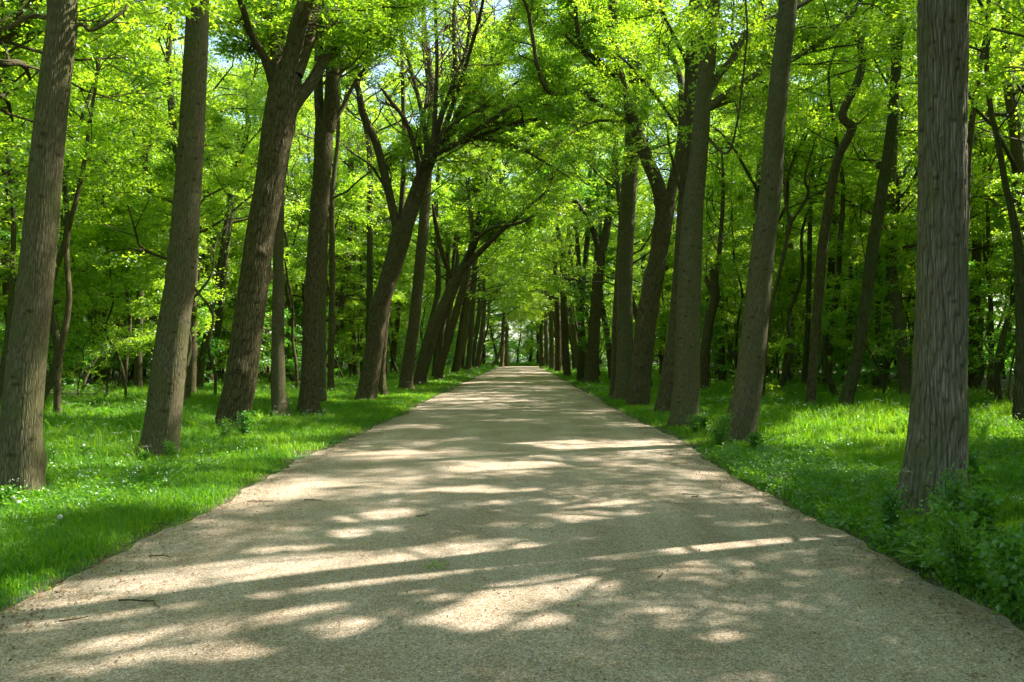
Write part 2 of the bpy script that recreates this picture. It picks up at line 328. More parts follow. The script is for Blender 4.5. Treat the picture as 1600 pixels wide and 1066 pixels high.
def leaves_from(P_, D_, S_, rg, twigs=5, per=7, leaf=0.08, flat=0.35, droop=0.12, aspect=0.62):
    """flat sprays of leaves set alternately along short twiglets"""
    P_ = np.asarray(P_); D_ = nrm(np.asarray(D_)); S_ = np.asarray(S_); n = len(P_)
    up = nrm(np.array([0, 0, 1.0])+rg.normal(0, flat, (n, 3)))
    X = nrm(D_-(D_*up).sum(1, keepdims=True)*up+rg.normal(0, 0.05, (n, 3)))
    Y = np.cross(up, X)
    a = np.radians(np.linspace(-75, 75, twigs))[None]+rg.normal(0, 0.25, (n, twigs))
    td = np.cos(a)[..., None]*X[:, None]+np.sin(a)[..., None]*Y[:, None]+rg.normal(0, 0.13, (n, twigs, 3))
    t = (np.arange(per)+0.5)/per
    tl = rg.uniform(0.6, 1.1, (n, twigs))*S_[:, None]
    pos = P_[:, None, None]+td[:, :, None]*(tl[:, :, None]*t)[..., None]-up[:, None, None]*(droop*tl[:, :, None]*t**2)[..., None]
    pos = pos+rg.normal(0, 0.012, pos.shape)
    side = np.where((np.arange(per) % 2) == 0, 1.0, -1.0)
    la = side[None, None]*rg.uniform(0.5, 1.1, (n, twigs, per)); la[..., -1] *= 0.2
    per_ = np.cross(up[:, None], td)
    ld = np.cos(la)[..., None]*td[:, :, None]+np.sin(la)[..., None]*per_[:, :, None]
    ln = nrm(up[:, None, None]+rg.normal(0, flat*1.2, pos.shape))
    ld = nrm(ld-(ld*ln).sum(-1, keepdims=True)*ln)
    ls = np.cross(ln, ld)
    sz = leaf*rg.uniform(0.65, 1.25, (n, twigs, per, 1))
    p = pos; v0 = p; v1 = p+ld*sz*0.45+ls*sz*aspect*0.5; v2 = p+ld*sz-ln*sz*0.12; v3 = p+ld*sz*0.45-ls*sz*aspect*0.5
    V = np.stack([v0, v1, v2, v3], -2).reshape(-1, 3)
    tint = np.clip(0.5+rg.normal(0, 0.16, (n, 1, 1))+rg.normal(0, 0.14, (n, twigs, per)), 0, 1)
    return V, np.repeat(tint.ravel(), 4)
def leaf_mesh(name, V, T, mat):
    return mesh(name, V, np.arange(len(V)).reshape(-1, 4), mat, False, tint=T)
def crown_of(W, rg, mat, name='crown', **k):
    V, T = leaves_from(W.TP, W.TD, W.TS, rg, **k)
    return leaf_mesh(name, V, T, mat)

def make_tree(name, label, cat, group, W, rg, bark, lmat=None, loc=None, **lk):
    e = link(bpy.data.objects.new(name, None)); tag(e, label, cat, group)
    e.empty_display_size = 0.3
    off = np.zeros(3) if loc is None else np.asarray(loc, float)
    e.location = off
    me = W.mesh('trunk', bark); t = link(bpy.data.objects.new('trunk', me), e)
    if W.TP:
        cm = crown_of(W, rg, lmat or M_LEAF, **lk); c = link(bpy.data.objects.new('crown', cm), e)
    if loc is not None:
        for o in e.children:
            o.location = -Vector(off)
    return e

# ------------------------------------------------------------------ the trees one can tell apart, traced limb by limb
def hero(label, Y, trunk, limbs=(), bark=None, H=17, seed=0, name='avenue_tree', cat='tree', group=None, lmat=None, lean=(0, 0),
         leaf=0.08, kid_len=1.0, top_limbs=7, flare=0.5, lobes=0.06, sides=28, knots=3, low=6.5, per=9, dens=1.0, cr=4.2, trunk_kids=0, relief=None):
    if Y > 25 and H > 17: cr, H, top_limbs = 4.6, H+1.5, (top_limbs and (8 if Y < 40 else 6))
    rg = np.random.RandomState(1000+seed); W = Wood()
    pts = [P(x, y, Y) for x, y, _ in trunk]; rad = [wd*Y/F/2/math.sqrt(1+((x-812)/F)**2) for x, y, wd in trunk]
    d = nrm(pts[-1]-pts[-2]); d = nrm(d*np.array([1, 1, 1.0])+np.array([0, 0, 0.6])+np.array([lean[0], lean[1], 0]))
    base = pts[0].copy(); 
    down = nrm(pts[0]-pts[1]); pts.insert(0, pts[0]+down*0.25); rad.insert(0, rad[0]*1.12)
    n0 = len(pts)
    ext = bool(top_limbs)
    if ext:
        z = pts[-1][2]; r = rad[-1]
        k = 4; st = max(H-z, 3.0)/k
        for i in range(k):
            pts.append(pts[-1]+d*st+rg.normal(0, 0.18, 3)); rad.append(r*(1-0.2*(i+1)) if i < k-1 else r*0.15)
    nn = (6 if not relief else 45)*len(pts); C = catmull(pts, nn); tt = np.linspace(0, len(pts)-1, nn)
    RR = np.interp(tt, np.arange(len(pts)), rad)
    if relief:                  # even rings along the whole stem
        S_ = np.concatenate([[0], np.cumsum(np.linalg.norm(np.diff(C, axis=0), axis=1))]); u = np.linspace(0, S_[-1], int(S_[-1]/0.035))
        RR = np.interp(u, S_, RR); C = np.stack([np.interp(u, S_, C[:, k]) for k in range(3)], 1)
        ker = np.ones(9)/9; C = np.stack([np.convolve(np.pad(C[:, k], 4, mode='reflect', reflect_type='odd'), ker, 'valid') for k in range(3)], 1)
    else: C = C+np.cumsum(rg.normal(0, 0.003, C.shape), 0)
    W.tube(C, RR, sides, lobes=lobes, flare=flare, seed=seed, knots=knots, relief=relief)
    def kids_on(q, r, a, b, nk, lmin, lmax, kids=(3,), up=0.1):
        m = len(q)
        for k in range(nk):
            t = a+(b-a)*(k+rg.uniform(0.1, 0.9))/nk; i = min(int(t*(m-1)), m-2)
            D = nrm(q[i+1]-q[i]); ax = nrm(np.cross(D, rg.normal(0, 1, 3)))
            an = math.radians(rg.uniform(35, 70))
            nd = D*math.cos(an)+ax*math.sin(an)+np.array([0, 0, 0.3])
            if nd[1] < 0: nd[1] *= -0.6
            nd[1] += 0.35
            W.grow(q[i], nd, rg.uniform(lmin, lmax), max(0.006, min(0.035, r[i]*0.45)), 0, rg, up, kids, spray=0.5, sides=(6, 4, 3), ntip=3)
    for L_ in limbs:
        pl, dY = L_[0], L_[1]; full = L_[2] if len(L_) > 2 else 1.0
        m = len(pl); ps = [P(x, y, Y+dY*(i/(m-1))**1.3) for i, (x, y, _) in enumerate(pl)]
        rs = [wd*(Y+dY*i/(m-1))/F/2 for i, (_, _, wd) in enumerate(pl)]
        if pl[-1][1] < 12:          # a limb that leaves the picture goes on growing
            dl = nrm(ps[-1]-ps[-2]); st = max(1.2, (H-ps[-1][2])/3)
            for i in range(2):
                ps.append(ps[-1]+nrm(dl+np.array([0, 0, 0.25])+rg.normal(0, 0.15, 3))*st); rs.append(rs[-1]*0.6)
        else:
            rs[-1] = max(0.01, rs[-1]*0.6)
        nn = 5*len(ps); q = catmull(ps, nn); r = np.interp(np.linspace(0, len(ps)-1, nn), np.arange(len(ps)), rs)
        W.tube(q, r, 12 if r[0] > 0.05 else 7, lobes=0.05, seed=seed+len(W.V))
        ln = np.linalg.norm(np.diff(q, axis=0), axis=1).sum()
        kids_on(q, r, 0.25, 1.0, max(3, int(ln*2.0*dens*full)), 0.9*kid_len, 2.8*kid_len, (5,))
    if ext:                         # the crown above
        nl = top_limbs
        for k in range(nl):
            t = (k+0.5)/nl; zz = max(low, pts[n0-1][2]*0.9)+t*(H-max(low, pts[n0-1][2]*0.9))*0.95
            i = int(np.argmin(np.abs(C[:, 2]-zz))); i = min(i, len(C)-2)
            az = k*2.4+rg.uniform(-0.4, 0.4); el = rg.uniform(0.25, 0.7)+0.5*t
            nd = np.array([math.cos(az)*math.cos(el), math.sin(az)*math.cos(el), math.sin(el)])
            W.grow(C[i], nd, cr*rg.uniform(0.8, 1.15)*(1-0.35*t), max(0.03, RR[i]*0.45), 0, rg, 0.08, (5, 4), spray=0.55, sides=(9, 5, 3), ntip=3)
        W.grow(C[-2], np.array([0, 0, 1.0]), 2.0, 0.04, 0, rg, 0.1, (5, 3), spray=0.5)
    if trunk_kids: kids_on(C, RR*0.3, 0.35, 0.95, trunk_kids, 0.8, 2.2, (3,))
    base[2] = 0
    return make_tree(name, label, cat, group, W, rg, bark or B_GREY, lmat, loc=base, per=per, leaf=leaf)

G_L, G_R, G_W = 'tall trees of the left row along the path', 'tall trees of the right row along the path', 'traced woodland trees'
# left row
hero('stout straight trunk with grey olive bark at the left edge, nearest of the left row', 9.1,
     [(28, 778, 74), (32, 700, 70), (40, 600, 67), (58, 420, 59), (76, 220, 54), (88, 100, 51), (96, 0, 50)],
     [([(104, 45, 7), (128, 38, 6), (145, 47, 6), (187, 22, 5), (202, 4, 4), (215, -30, 3)], 0.6, 0.4)],
     bark=B_GREY, group=G_L, seed=1, low=8.5, H=15, knots=6, sides=200, relief=(17, 0.007))
hero('smooth straight grey trunk leaning slightly right, second in the left row', 13.2,
     [(250, 712, 58), (252, 690, 57), (262, 600, 54), (274, 500, 49), (287, 400, 45), (300, 200, 40), (309, 0, 36)],
     [], bark=B_GREY, group=G_L, seed=2, low=10, H=16, knots=4, sides=170, relief=(15, 0.006))
hero('thick dark tree with a burl near its foot forking into five limbs', 17.6,
     [(360, 674, 52), (366, 640, 54), (375, 600, 53), (390, 500, 50), (403, 400, 46), (420, 300, 45), (434, 200, 47), (444, 150, 50), (448, 118, 44)],
     [([(428, 135, 16), (414, 92, 13), (390, 49, 11), (375, 0, 10)], -1.5), ([(436, 125, 22), (431, 75, 20), (424, 38, 20), (421, 0, 20)], 0.8),
      ([(448, 128, 30), (458, 80, 28), (466, 40, 27), (478, 0, 26)], -0.5), ([(464, 118, 20), (485, 60, 16), (494, 26, 14), (500, 0, 13)], 1.2),
      ([(446, 185, 24), (466, 156, 20), (488, 128, 18), (512, 86, 15), (535, 56, 13), (565, 22, 11), (592, -4, 10)], 1.5)],
     bark=B_DARK, group=G_L, seed=3, sides=130, relief=(11, 0.014), H=17, kid_len=0.75, top_limbs=0, knots=9, lobes=0.09, flare=0.3)
hero('slim straight pale trunk with a buttressed foot just right of the burled tree', 20.5,
     [(438, 656, 32), (437, 640, 27), (434, 600, 23), (434, 500, 19), (435, 400, 17), (437, 300, 15), (438, 200, 15), (439, 60, 13)],
     [], bark=B_GREY, group=G_L, seed=4, H=18, flare=0.5, sides=20)
hero('tall trunk splitting into two upright stems, fifth in the left row', 21.6,
     [(483, 647, 33), (484, 600, 29), (486, 500, 24), (492, 400, 25), (502, 300, 27), (507, 215, 29), (508, 190, 27)],
     [([(502, 205, 16), (498, 150, 15), (498, 80, 14), (503, 0, 13)], 0.6), ([(513, 205, 22), (518, 150, 21), (522, 80, 21), (530, 0, 20)], -0.4),
      ([(519, 200, 7), (544, 150, 6), (563, 116, 5), (594, 86, 4)], 1.2), ([(525, 130, 8), (540, 90, 7), (558, 62, 6), (582, 18, 5)], 1.5)],
     bark=B_DARK, group=G_L, seed=5, dens=.55, kid_len=.7, H=19, top_limbs=0)
hero('narrow straight trunk standing half behind the two-stemmed tree', 26.5,
     [(503, 634, 18), (503, 600, 16), (504, 500, 14), (507, 400, 12), (512, 250, 11), (516, 100, 10)], [], bark=B_GREY, group=G_L, seed=6, H=19, sides=16)
hero('thin brown trunk behind the gap left of the leaning forked tree', 36,
     [(518, 612, 11), (518, 560, 10), (519, 480, 9), (520, 400, 9), (520, 300, 8)], [], bark=B_DARK, group=G_L, seed=7, H=18, sides=12, top_limbs=6)
hero('leaning tree with sunlit flaking bark and a low fork of many fanning limbs', 28.8,
     [(572, 628, 34), (576, 600, 31), (585, 550, 29), (592, 490, 28), (606, 440, 28), (618, 400, 30), (627, 368, 32), (634, 345, 28)],
     [([(624, 380, 14), (614, 330, 13), (600, 270, 13), (588, 225, 12), (568, 180, 12), (560, 140, 9), (545, 90, 6)], -2.0),
      ([(634, 352, 26), (648, 310, 24), (664, 268, 22), (682, 236, 18)], 0.5),
      ([(656, 285, 8), (650, 240, 8), (634, 190, 7), (609, 156, 6), (590, 130, 4)], -2.5),
      ([(674, 250, 10), (690, 180, 9), (711, 128, 8), (709, 50, 7), (712, 0, 6)], 0.5),
      ([(676, 245, 8), (680, 170, 7), (683, 90, 6), (680, 0, 5)], -1.5), ([(668, 250, 8), (662, 190, 7), (645, 120, 6), (625, 40, 5), (618, 0, 4)], 1.8),
      ([(684, 235, 10), (705, 170, 8), (722, 120, 7), (740, 60, 6), (755, 0, 5)], -3), ([(690, 230, 10), (730, 150, 9), (770, 90, 7), (800, 30, 5), (815, 0, 4)], 1.5),
      ([(686, 238, 9), (720, 222, 7), (750, 200, 8), (810, 160, 6), (848, 147, 5), (880, 130, 3)], -4),
      ([(684, 240, 10), (701, 229, 8), (742, 216, 7), (795, 195, 6), (862, 182, 5), (911, 161, 3)], -2), ([(742, 216, 5), (800, 226, 5), (848, 252, 4), (890, 278, 3)], -5),
      ([(672, 248, 7), (700, 150, 6), (728, 80, 5), (735, 0, 4)], -1, .7), ([(680, 240, 7), (716, 190, 6), (748, 130, 5), (785, 60, 4), (800, 20, 3)], 2.5, .7),
        ([(664, 262, 6), (655, 215, 5), (668, 140, 5), (660, 60, 4), (664, 0, 3)], 2.5, .7), ([(640, 330, 5), (660, 250, 4), (700, 200, 4), (760, 165, 3)], -3, .8), ([(690, 232, 6), (728, 188, 5), (790, 140, 4), (850, 105, 3)], 1, .9),
        ([(606, 300, 5), (580, 260, 4), (552, 240, 3), (530, 220, 2)], 1, .8)],
     bark=B_DARK, group=G_L, seed=8, dens=1.4, H=21, top_limbs=0, knots=10, lobes=0.09, cr=4)
hero('dark slender trunk directly behind the leaning forked tree', 32, [(598, 618, 13), (597, 580, 11), (603, 500, 10), (612, 440, 10), (622, 380, 9), (632, 250, 8)], [], bark=B_DARK, group=G_L, seed=9, H=19, sides=12, top_limbs=5)
hero('straight brown trunk tapering upward, just past the leaning forked tree', 37.5,
     [(634, 611, 25), (636, 590, 21), (643, 540, 19), (650, 490, 18), (657, 420, 17), (664, 350, 17), (670, 260, 15), (676, 150, 12)], [], bark=B_DARK, group=G_L, seed=10, H=21, sides=16)
hero('strongly leaning dark tree whose long branches reach out over the path', 43,
     [(654, 606, 20), (660, 575, 21), (668, 545, 22), (680, 505, 21), (698, 470, 20), (710, 440, 20), (716, 425, 18)],
     [([(710, 440, 9), (698, 415, 8), (688, 385, 8), (680, 345, 7), (676, 320, 5)], -3), ([(716, 430, 14), (730, 405, 12), (744, 370, 11), (752, 326, 10), (766, 270, 8), (775, 220, 6)], 2),
      ([(722, 424, 10), (746, 398, 9), (780, 364, 8), (810, 338, 7), (840, 311, 5), (858, 296, 3)], -4), ([(728, 405, 7), (745, 375, 6), (769, 356, 6), (810, 349, 5), (832, 338, 3)], -3),
      ([(740, 380, 7), (735, 330, 6), (730, 280, 6), (728, 200, 5)], 2), ([(748, 350, 7), (780, 290, 6), (800, 230, 5), (820, 180, 4)], 3)],
     bark=B_DARK, group=G_L, seed=11, H=20, top_limbs=0, leaf=0.11)
hero('slim leaning trunk parallel to the strongly leaning dark tree', 52, [(684, 596, 13), (690, 570, 13), (702, 530, 12), (716, 480, 12), (730, 430, 11), (738, 380, 9)], [], bark=B_DARK, group=G_L, seed=12, H=20, sides=12, leaf=0.12)
hero('small leaning trunk with leafy sides in the far left row', 72, [(709, 586, 11), (713, 565, 10), (718, 530, 9), (724, 490, 8), (730, 450, 7)], [], bark=B_DARK, group=G_L, seed=13, H=19, sides=10, leaf=0.14)
hero('far left-row trunk with a pale sunlit foot', 84, [(731, 580, 11), (733, 560, 9), (736, 520, 8), (739, 480, 7)], [], bark=B_GREY, group=G_L, seed=14, H=19, sides=10, leaf=0.16)
hero('dark far trunk curving toward the path near its distant end', 96, [(744, 577, 10), (749, 550, 9), (754, 515, 8), (757, 480, 6)], [], bark=B_DARK, group=G_L, seed=15, H=18, sides=10, leaf=0.17)
hero('thin bowed sunlit trunk at the far end of the left row', 112, [(769, 574, 5), (777, 560, 5), (783, 545, 5), (785, 525, 4.5), (786, 505, 4)], [], bark=B_GREY, group=G_L, seed=16, H=14, sides=8, leaf=0.2)
hero('dark upright trunk closing the view left of the path end', 121, [(784, 572, 6), (785, 550, 6), (786, 520, 5)], [], bark=B_DARK, group=G_L, seed=17, H=18, sides=8, leaf=0.2)
hero('thicker dark upright trunk beside the path end with a pale foot', 124, [(792, 572, 6), (792, 550, 5), (791, 520, 4)], [], bark=B_DARK, group=G_L, seed=18, H=18, sides=8, leaf=0.2)
hero('thin dark leaning tree standing beyond the end of the path', 140, [(808, 568, 2.6), (810, 545, 2.6), (813, 525, 2.4), (814, 505, 2)], [], bark=B_DARK, group=G_L, seed=19, H=15, sides=8, leaf=0.22)
# right row
hero('massive straight ridged grey trunk at the right, nearest of the right row', 8.05,
     [(1450, 812, 122), (1452, 785, 108), (1459, 740, 101), (1464, 690, 95), (1467, 600, 86), (1470, 500, 82), (1472, 400, 79), (1472, 200, 76), (1473, 100, 79), (1474, 0, 81)],
     [], bark=B_RIDGE, group=G_R, seed=21, low=8.5, H=15, flare=0.3, sides=240, knots=3, lobes=0.015, relief=(13, 0.020))
hero('smooth brown trunk leaning right, second of the right row, ivy at its foot', 14.7,
     [(1154, 692, 54), (1158, 660, 50), (1169, 600, 44), (1181, 500, 41), (1191, 400, 38), (1205, 300, 36), (1211, 200, 33), (1221, 100, 31), (1231, 0, 30)],
     [], bark=B_GREY, group=G_R, seed=22, low=10, H=16, knots=5, flare=0.3, sides=170, relief=(15, 0.006))
hero('straight dark trunk in front of a close twin, with long limbs reaching right', 18.1,
     [(1067, 669, 46), (1070, 640, 42), (1074, 600, 40), (1078, 500, 37), (1082, 400, 36), (1086, 320, 33), (1096, 230, 28), (1101, 160, 27), (1107, 100, 27), (1115, 0, 24)],
     [([(1104, 170, 14), (1128, 153, 11), (1163, 128, 10), (1205, 106, 9), (1240, 92, 9), (1288, 62, 8), (1330, 22, 7), (1345, 0, 6)], 2.5), ([(1106, 145, 14), (1125, 115, 12), (1146, 90, 11), (1168, 50, 10), (1211, 27, 9), (1268, -2, 8)], 1.0),
      ([(1100, 175, 6), (1150, 156, 5), (1200, 149, 4), (1240, 150, 3)], 3), ([(1105, 215, 5), (1135, 240, 4), (1150, 200, 3), (1163, 100, 3), (1165, 0, 3)], -2)],
     bark=B_GREY, group=G_R, seed=23, low=13, H=18, flare=0.2)
hero('twin trunk close behind the straight dark one with long right limbs', 22.6,
     [(1041, 645, 40), (1045, 620, 36), (1052, 560, 32), (1060, 500, 30), (1066, 400, 27), (1072, 300, 26), (1077, 200, 24), (1083, 100, 26), (1088, 0, 23)],
     [([(1080, 110, 8), (1060, 70, 6), (1040, 30, 5), (1030, 0, 4)], -2), ([(1068, 320, 5), (1048, 240, 4), (1040, 190, 3)], -2)], bark=B_DARK, group=G_R, seed=24, low=13, H=19, flare=0.2)
hero('big leaning tree forking into a V of two curved limbs over the path', 25.5,
     [(994, 640, 36), (998, 610, 33), (1003, 550, 32), (1008, 500, 33), (1020, 440, 31), (1029, 390, 29), (1036, 345, 31), (1040, 315, 32)],
     [([(1036, 330, 24), (1028, 290, 22), (1009, 244, 21), (988, 185, 18), (968, 118, 15), (957, 60, 14), (956, 0, 13)], -1.0),
      ([(1044, 325, 18), (1051, 285, 15), (1062, 235, 14), (1066, 169, 12), (1060, 110, 9), (1031, 56, 7), (1016, 15, 6), (1008, -10, 5)], 1.2),
      ([(984, 200, 10), (972, 182, 9), (940, 165, 8), (905, 144, 8), (872, 147, 7), (854, 140, 7), (840, 105, 7), (829, 40, 6), (818, 0, 5)], -3),
      ([(968, 125, 9), (938, 98, 8), (910, 72, 8), (901, 35, 7), (899, 0, 6)], -1.5), ([(964, 140, 7), (935, 107, 7), (907, 79, 6), (870, 41, 5), (840, 2, 4)], 1.5),
      ([(955, 92, 6), (930, 72, 6), (905, 57, 6), (880, 38, 4)], 0.5), ([(1058, 197, 6), (1024, 150, 6), (990, 109, 5), (968, 88, 4)], -2.5),
      ([(957, 40, 9), (975, 15, 8), (990, -20, 7)], 1), ([(975, 190, 5), (930, 190, 4), (890, 210, 3), (860, 235, 3)], -5)],
     bark=B_DARK, group=G_R, seed=25, H=19, kid_len=0.6, dens=.8, top_limbs=0, knots=8, lobes=0.08, flare=0.25)
hero('pale sunlit upright trunk splitting high, left of the V-forked tree', 28.8,
     [(972, 627, 28), (974, 600, 25), (976, 550, 24), (976, 500, 24), (977, 400, 24), (980, 340, 23), (984, 280, 22), (990, 220, 19)],
     [([(990, 235, 16), (992, 160, 15), (991, 90, 14), (994, 0, 12)], -0.5), ([(992, 240, 14), (1006, 180, 12), (1013, 120, 12), (1026, 60, 10), (1042, 0, 9)], 1.2)],
     bark=B_GREY, group=G_R, seed=26, dens=.7, kid_len=.8, H=21, top_limbs=0)
hero('slim trunk pressed against the pale sunlit upright one', 31, [(958, 624, 14), (960, 580, 12), (962, 500, 11), (968, 400, 10), (978, 250, 9)], [], bark=B_DARK, group=G_R, seed=27, H=20, sides=12, top_limbs=6)
hero('dark ivy-clad trunk forking halfway up in the middle of the right row', 47,
     [(924, 599, 24), (926, 570, 20), (929, 520, 18), (933, 460, 17), (937, 410, 18), (940, 380, 16)],
     [([(936, 395, 9), (926, 360, 9), (908, 326, 8), (881, 298, 6), (855, 274, 4)], -4), ([(942, 390, 13), (949, 350, 12), (956, 300, 11), (961, 244, 9), (966, 150, 7)], 1),
      ([(950, 345, 6), (975, 305, 5), (990, 280, 4)], 2)], bark=B_DARK, group=G_R, seed=28, H=21, top_limbs=0, lmat=M_SAP, leaf=0.11, trunk_kids=26)
hero('narrow leafy trunk just left of the ivy-clad fork', 50, [(907, 600, 13), (908, 560, 11), (909, 500, 10), (915, 420, 9), (920, 340, 8)], [], bark=B_MOSS, group=G_R, seed=29, H=20, sides=12, leaf=0.12)
hero('brown trunk with a slight lean left in the far right row', 62, [(886, 590, 12), (884, 560, 11), (882, 500, 11), (880, 440, 10), (877, 390, 8)], [], bark=B_DARK, group=G_R, seed=30, H=20, sides=12, leaf=0.12)
hero('broad far trunk whose foot touches the grass edge on the right', 76, [(872, 583, 11), (872, 560, 10), (872, 520, 9), (870, 460, 8)], [], bark=B_DARK, group=G_R, seed=31, H=20, sides=10, leaf=0.15)
hero('far right-row trunk lit by a thin strip of sun', 90, [(862, 580, 9), (862, 555, 8), (862, 520, 7), (860, 470, 6)], [], bark=B_GREY, group=G_R, seed=32, H=20, sides=10, leaf=0.16)
hero('last dark trunk of the right row beside the path end', 118, [(846, 574, 7), (846, 550, 6), (845, 520, 5)], [], bark=B_DARK, group=G_R, seed=33, H=19, sides=8, leaf=0.2)
hero('grey trunk one before the last of the right row', 104, [(854, 577, 8), (854, 550, 7), (853, 510, 6)], [], bark=B_GREY, group=G_R, seed=34, H=19, sides=8, leaf=0.18)
# right-hand wood
hero('crooked slender tree with a zigzag stem right of the smooth brown trunk', 24.9,
     [(1266, 640, 17), (1269, 580, 15), (1275, 500, 15), (1283, 400, 16), (1290, 345, 16), (1298, 285, 15), (1309, 240, 14), (1326, 208, 14), (1327, 196, 15), (1314, 182, 13), (1321, 160, 13), (1337, 128, 13), (1344, 100, 12), (1342, 72, 11), (1330, 40, 9), (1326, 10, 8)],
     [([(1343, 80, 7), (1350, 55, 6), (1361, 35, 5), (1363, 8, 4)], 0.5), ([(1327, 200, 11), (1334, 196, 9), (1340, 193, 5)], 0.1)], bark=B_DARK, group=G_W, name='crooked_tree', seed=41, dens=.3, low=10, H=16, flare=0.2, knots=4, cr=3)
hero('slender mossy tree leaning right with a small fork near its top', 24.0,
     [(1318, 642, 26), (1325, 610, 22), (1340, 550, 20), (1352, 470, 19), (1361, 400, 20), (1374, 320, 19), (1386, 240, 17), (1395, 160, 16), (1399, 90, 16)],
     [([(1398, 100, 10), (1395, 40, 9), (1392, 0, 8)], 0.4), ([(1400, 95, 14), (1408, 50, 13), (1416, 20, 13), (1426, -5, 12)], -0.4)], bark=B_MOSS, group=G_W, name='slender_tree', seed=42, dens=.6, H=17, flare=0.3, top_limbs=0)
hero('bent leaning trunk at the extreme right edge among sunlit leaves', 17.8,
     [(1592, 672, 24), (1595, 600, 21), (1597, 500, 20), (1592, 400, 17), (1580, 330, 13), (1569, 285, 11), (1558, 220, 10), (1547, 170, 9), (1540, 100, 8)], [], bark=B_MOSS, group=G_W, name='slender_tree', seed=43, H=12, flare=0.3, cr=3, top_limbs=6)
hero('dark trunk seen just right of the massive ridged trunk', 38, [(1521, 612, 20), (1522, 560, 18), (1524, 480, 17), (1526, 390, 15), (1528, 300, 12), (1530, 200, 9)], [], bark=B_DARK, group=G_W, name='slender_tree', seed=44, H=17, sides=14)
hero('thin dark stem leaning right, rising from behind the massive ridged trunk', 22, [(1500, 640, 14), (1505, 500, 12), (1508, 380, 12), (1512, 270, 11), (1520, 180, 10), (1534, 100, 9), (1545, 20, 7)], [], bark=B_DARK, group=G_W, name='slender_tree', seed=45, H=15, sides=12, cr=3)
hero('dark forked shrubby tree with a bare curved stem behind the smooth brown trunk', 36, [(1098, 612, 20), (1100, 560, 16), (1108, 500, 15), (1117, 460, 14), (1113, 420, 10)],
     [([(1117, 465, 9), (1105, 440, 7), (1100, 420, 4)], 1), ([(1117, 450, 8), (1125, 380, 7), (1130, 300, 6), (1128, 240, 4)], 0.5)], bark=B_DARK, group=G_W, name='slender_tree', seed=46, H=14, top_limbs=0)
hero('thin upright trunk between the twin trunks and the smooth brown one', 45, [(1128, 604, 12), (1127, 540, 11), (1127, 460, 9), (1126, 380, 9), (1125, 300, 7)], [], bark=B_MOSS, group=G_W, name='slender_tree', seed=47, H=16, sides=10)
hero('slim vertical trunk standing far right of the smooth brown one', 36, [(1256, 610, 11), (1260, 540, 9), (1264, 460, 9), (1266, 370, 8), (1268, 290, 7)], [], bark=B_MOSS, group=G_W, name='slender_tree', seed=48, H=15, sides=10)
hero('dark vertical trunk between the crooked and the mossy leaning tree', 38, [(1293, 608, 16), (1294, 560, 15), (1296, 480, 14), (1300, 400, 13), (1304, 320, 10)], [], bark=B_DARK, group=G_W, name='slender_tree', seed=49, H=15, sides=10)
hero('narrow black stem behind the mossy leaning tree, straight and tall', 40, [(1327, 606, 9), (1328, 500, 8), (1330, 400, 7), (1330, 280, 6)], [([(1330, 480, 5), (1345, 410, 5), (1348, 350, 4)], 1)], bark=B_DARK, group=G_W, name='slender_tree', seed=50, H=15, sides=8)
hero('dark trunk with a close companion just left of the massive ridged trunk', 35, [(1368, 612, 13), (1370, 540, 11), (1374, 440, 10), (1378, 350, 9)], [], bark=B_DARK, group=G_W, name='slender_tree', seed=51, H=15, sides=10)
hero('leaning companion trunk almost touching the massive ridged trunk', 33, [(1376, 617, 16), (1383, 540, 14), (1388, 460, 13), (1395, 380, 12), (1402, 300, 9)], [], bark=B_MOSS, group=G_W, name='slender_tree', seed=52, H=15, sides=10)
hero('thin bare stem forking in a narrow Y behind the smooth brown trunk on its right', 28, [(1205, 480, 5), (1222, 410, 6), (1232, 365, 7), (1238, 340, 6)],
     [([(1234, 350, 5), (1226, 300, 4), (1236, 260, 4), (1258, 205, 3)], 0.6), ([(1238, 345, 5), (1262, 305, 5), (1258, 275, 4), (1275, 215, 3)], -0.5), ([(1205, 480, 5), (1195, 560, 6), (1193, 630, 7)], 0, 0.2)],
     bark=B_DARK, group=G_W, name='slender_tree', seed=53, H=12, top_limbs=0, flare=0)
# left-hand wood
hero('slim pale trunk standing alone in the wood between the two nearest left trunks', 35,
     [(216, 616, 14), (216, 560, 12), (218, 480, 12), (221, 400, 11), (226, 320, 10), (226, 240, 9), (221, 160, 8)], [([(224, 250, 5), (210, 215, 4), (207, 180, 3)], 0.5), ([(226, 255, 4), (238, 200, 4), (232, 150, 3)], 0.5)], bark=B_GREY, group=G_W, name='slender_tree', seed=61, H=14, sides=12, cr=3.4)
hero('brown trunk in the deep shade right beside the stout left-edge trunk', 40, [(109, 606, 12), (111, 540, 11), (112, 460, 10), (112, 400, 9), (108, 300, 8)], [], bark=B_DARK, group=G_W, name='slender_tree', seed=62, H=15, sides=10)
hero('slender stem curving right, behind the second left trunk', 34, [(311, 612, 13), (318, 550, 10), (331, 481, 10), (348, 390, 9), (362, 300, 8), (372, 255, 8), (390, 199, 6)], [([(372, 262, 5), (372, 220, 5), (380, 196, 4)], 0.5)], bark=B_MOSS, group=G_W, name='slender_tree', seed=63, H=14, sides=12, cr=3)
hero('second curving stem crossing in front of deep shade, left of the burled tree', 37, [(325, 608, 15), (330, 560, 12), (340, 515, 11), (346, 460, 11), (352, 400, 10), (360, 340, 9)], [], bark=B_MOSS, group=G_W, name='slender_tree', seed=64, H=14, sides=12, cr=3)
hero('dark straight trunk half hidden by the right side of the second left trunk', 30, [(298, 622, 16), (300, 560, 15), (302, 480, 13), (305, 400, 11)], [], bark=B_DARK, group=G_W, name='slender_tree', seed=65, H=15, sides=12)
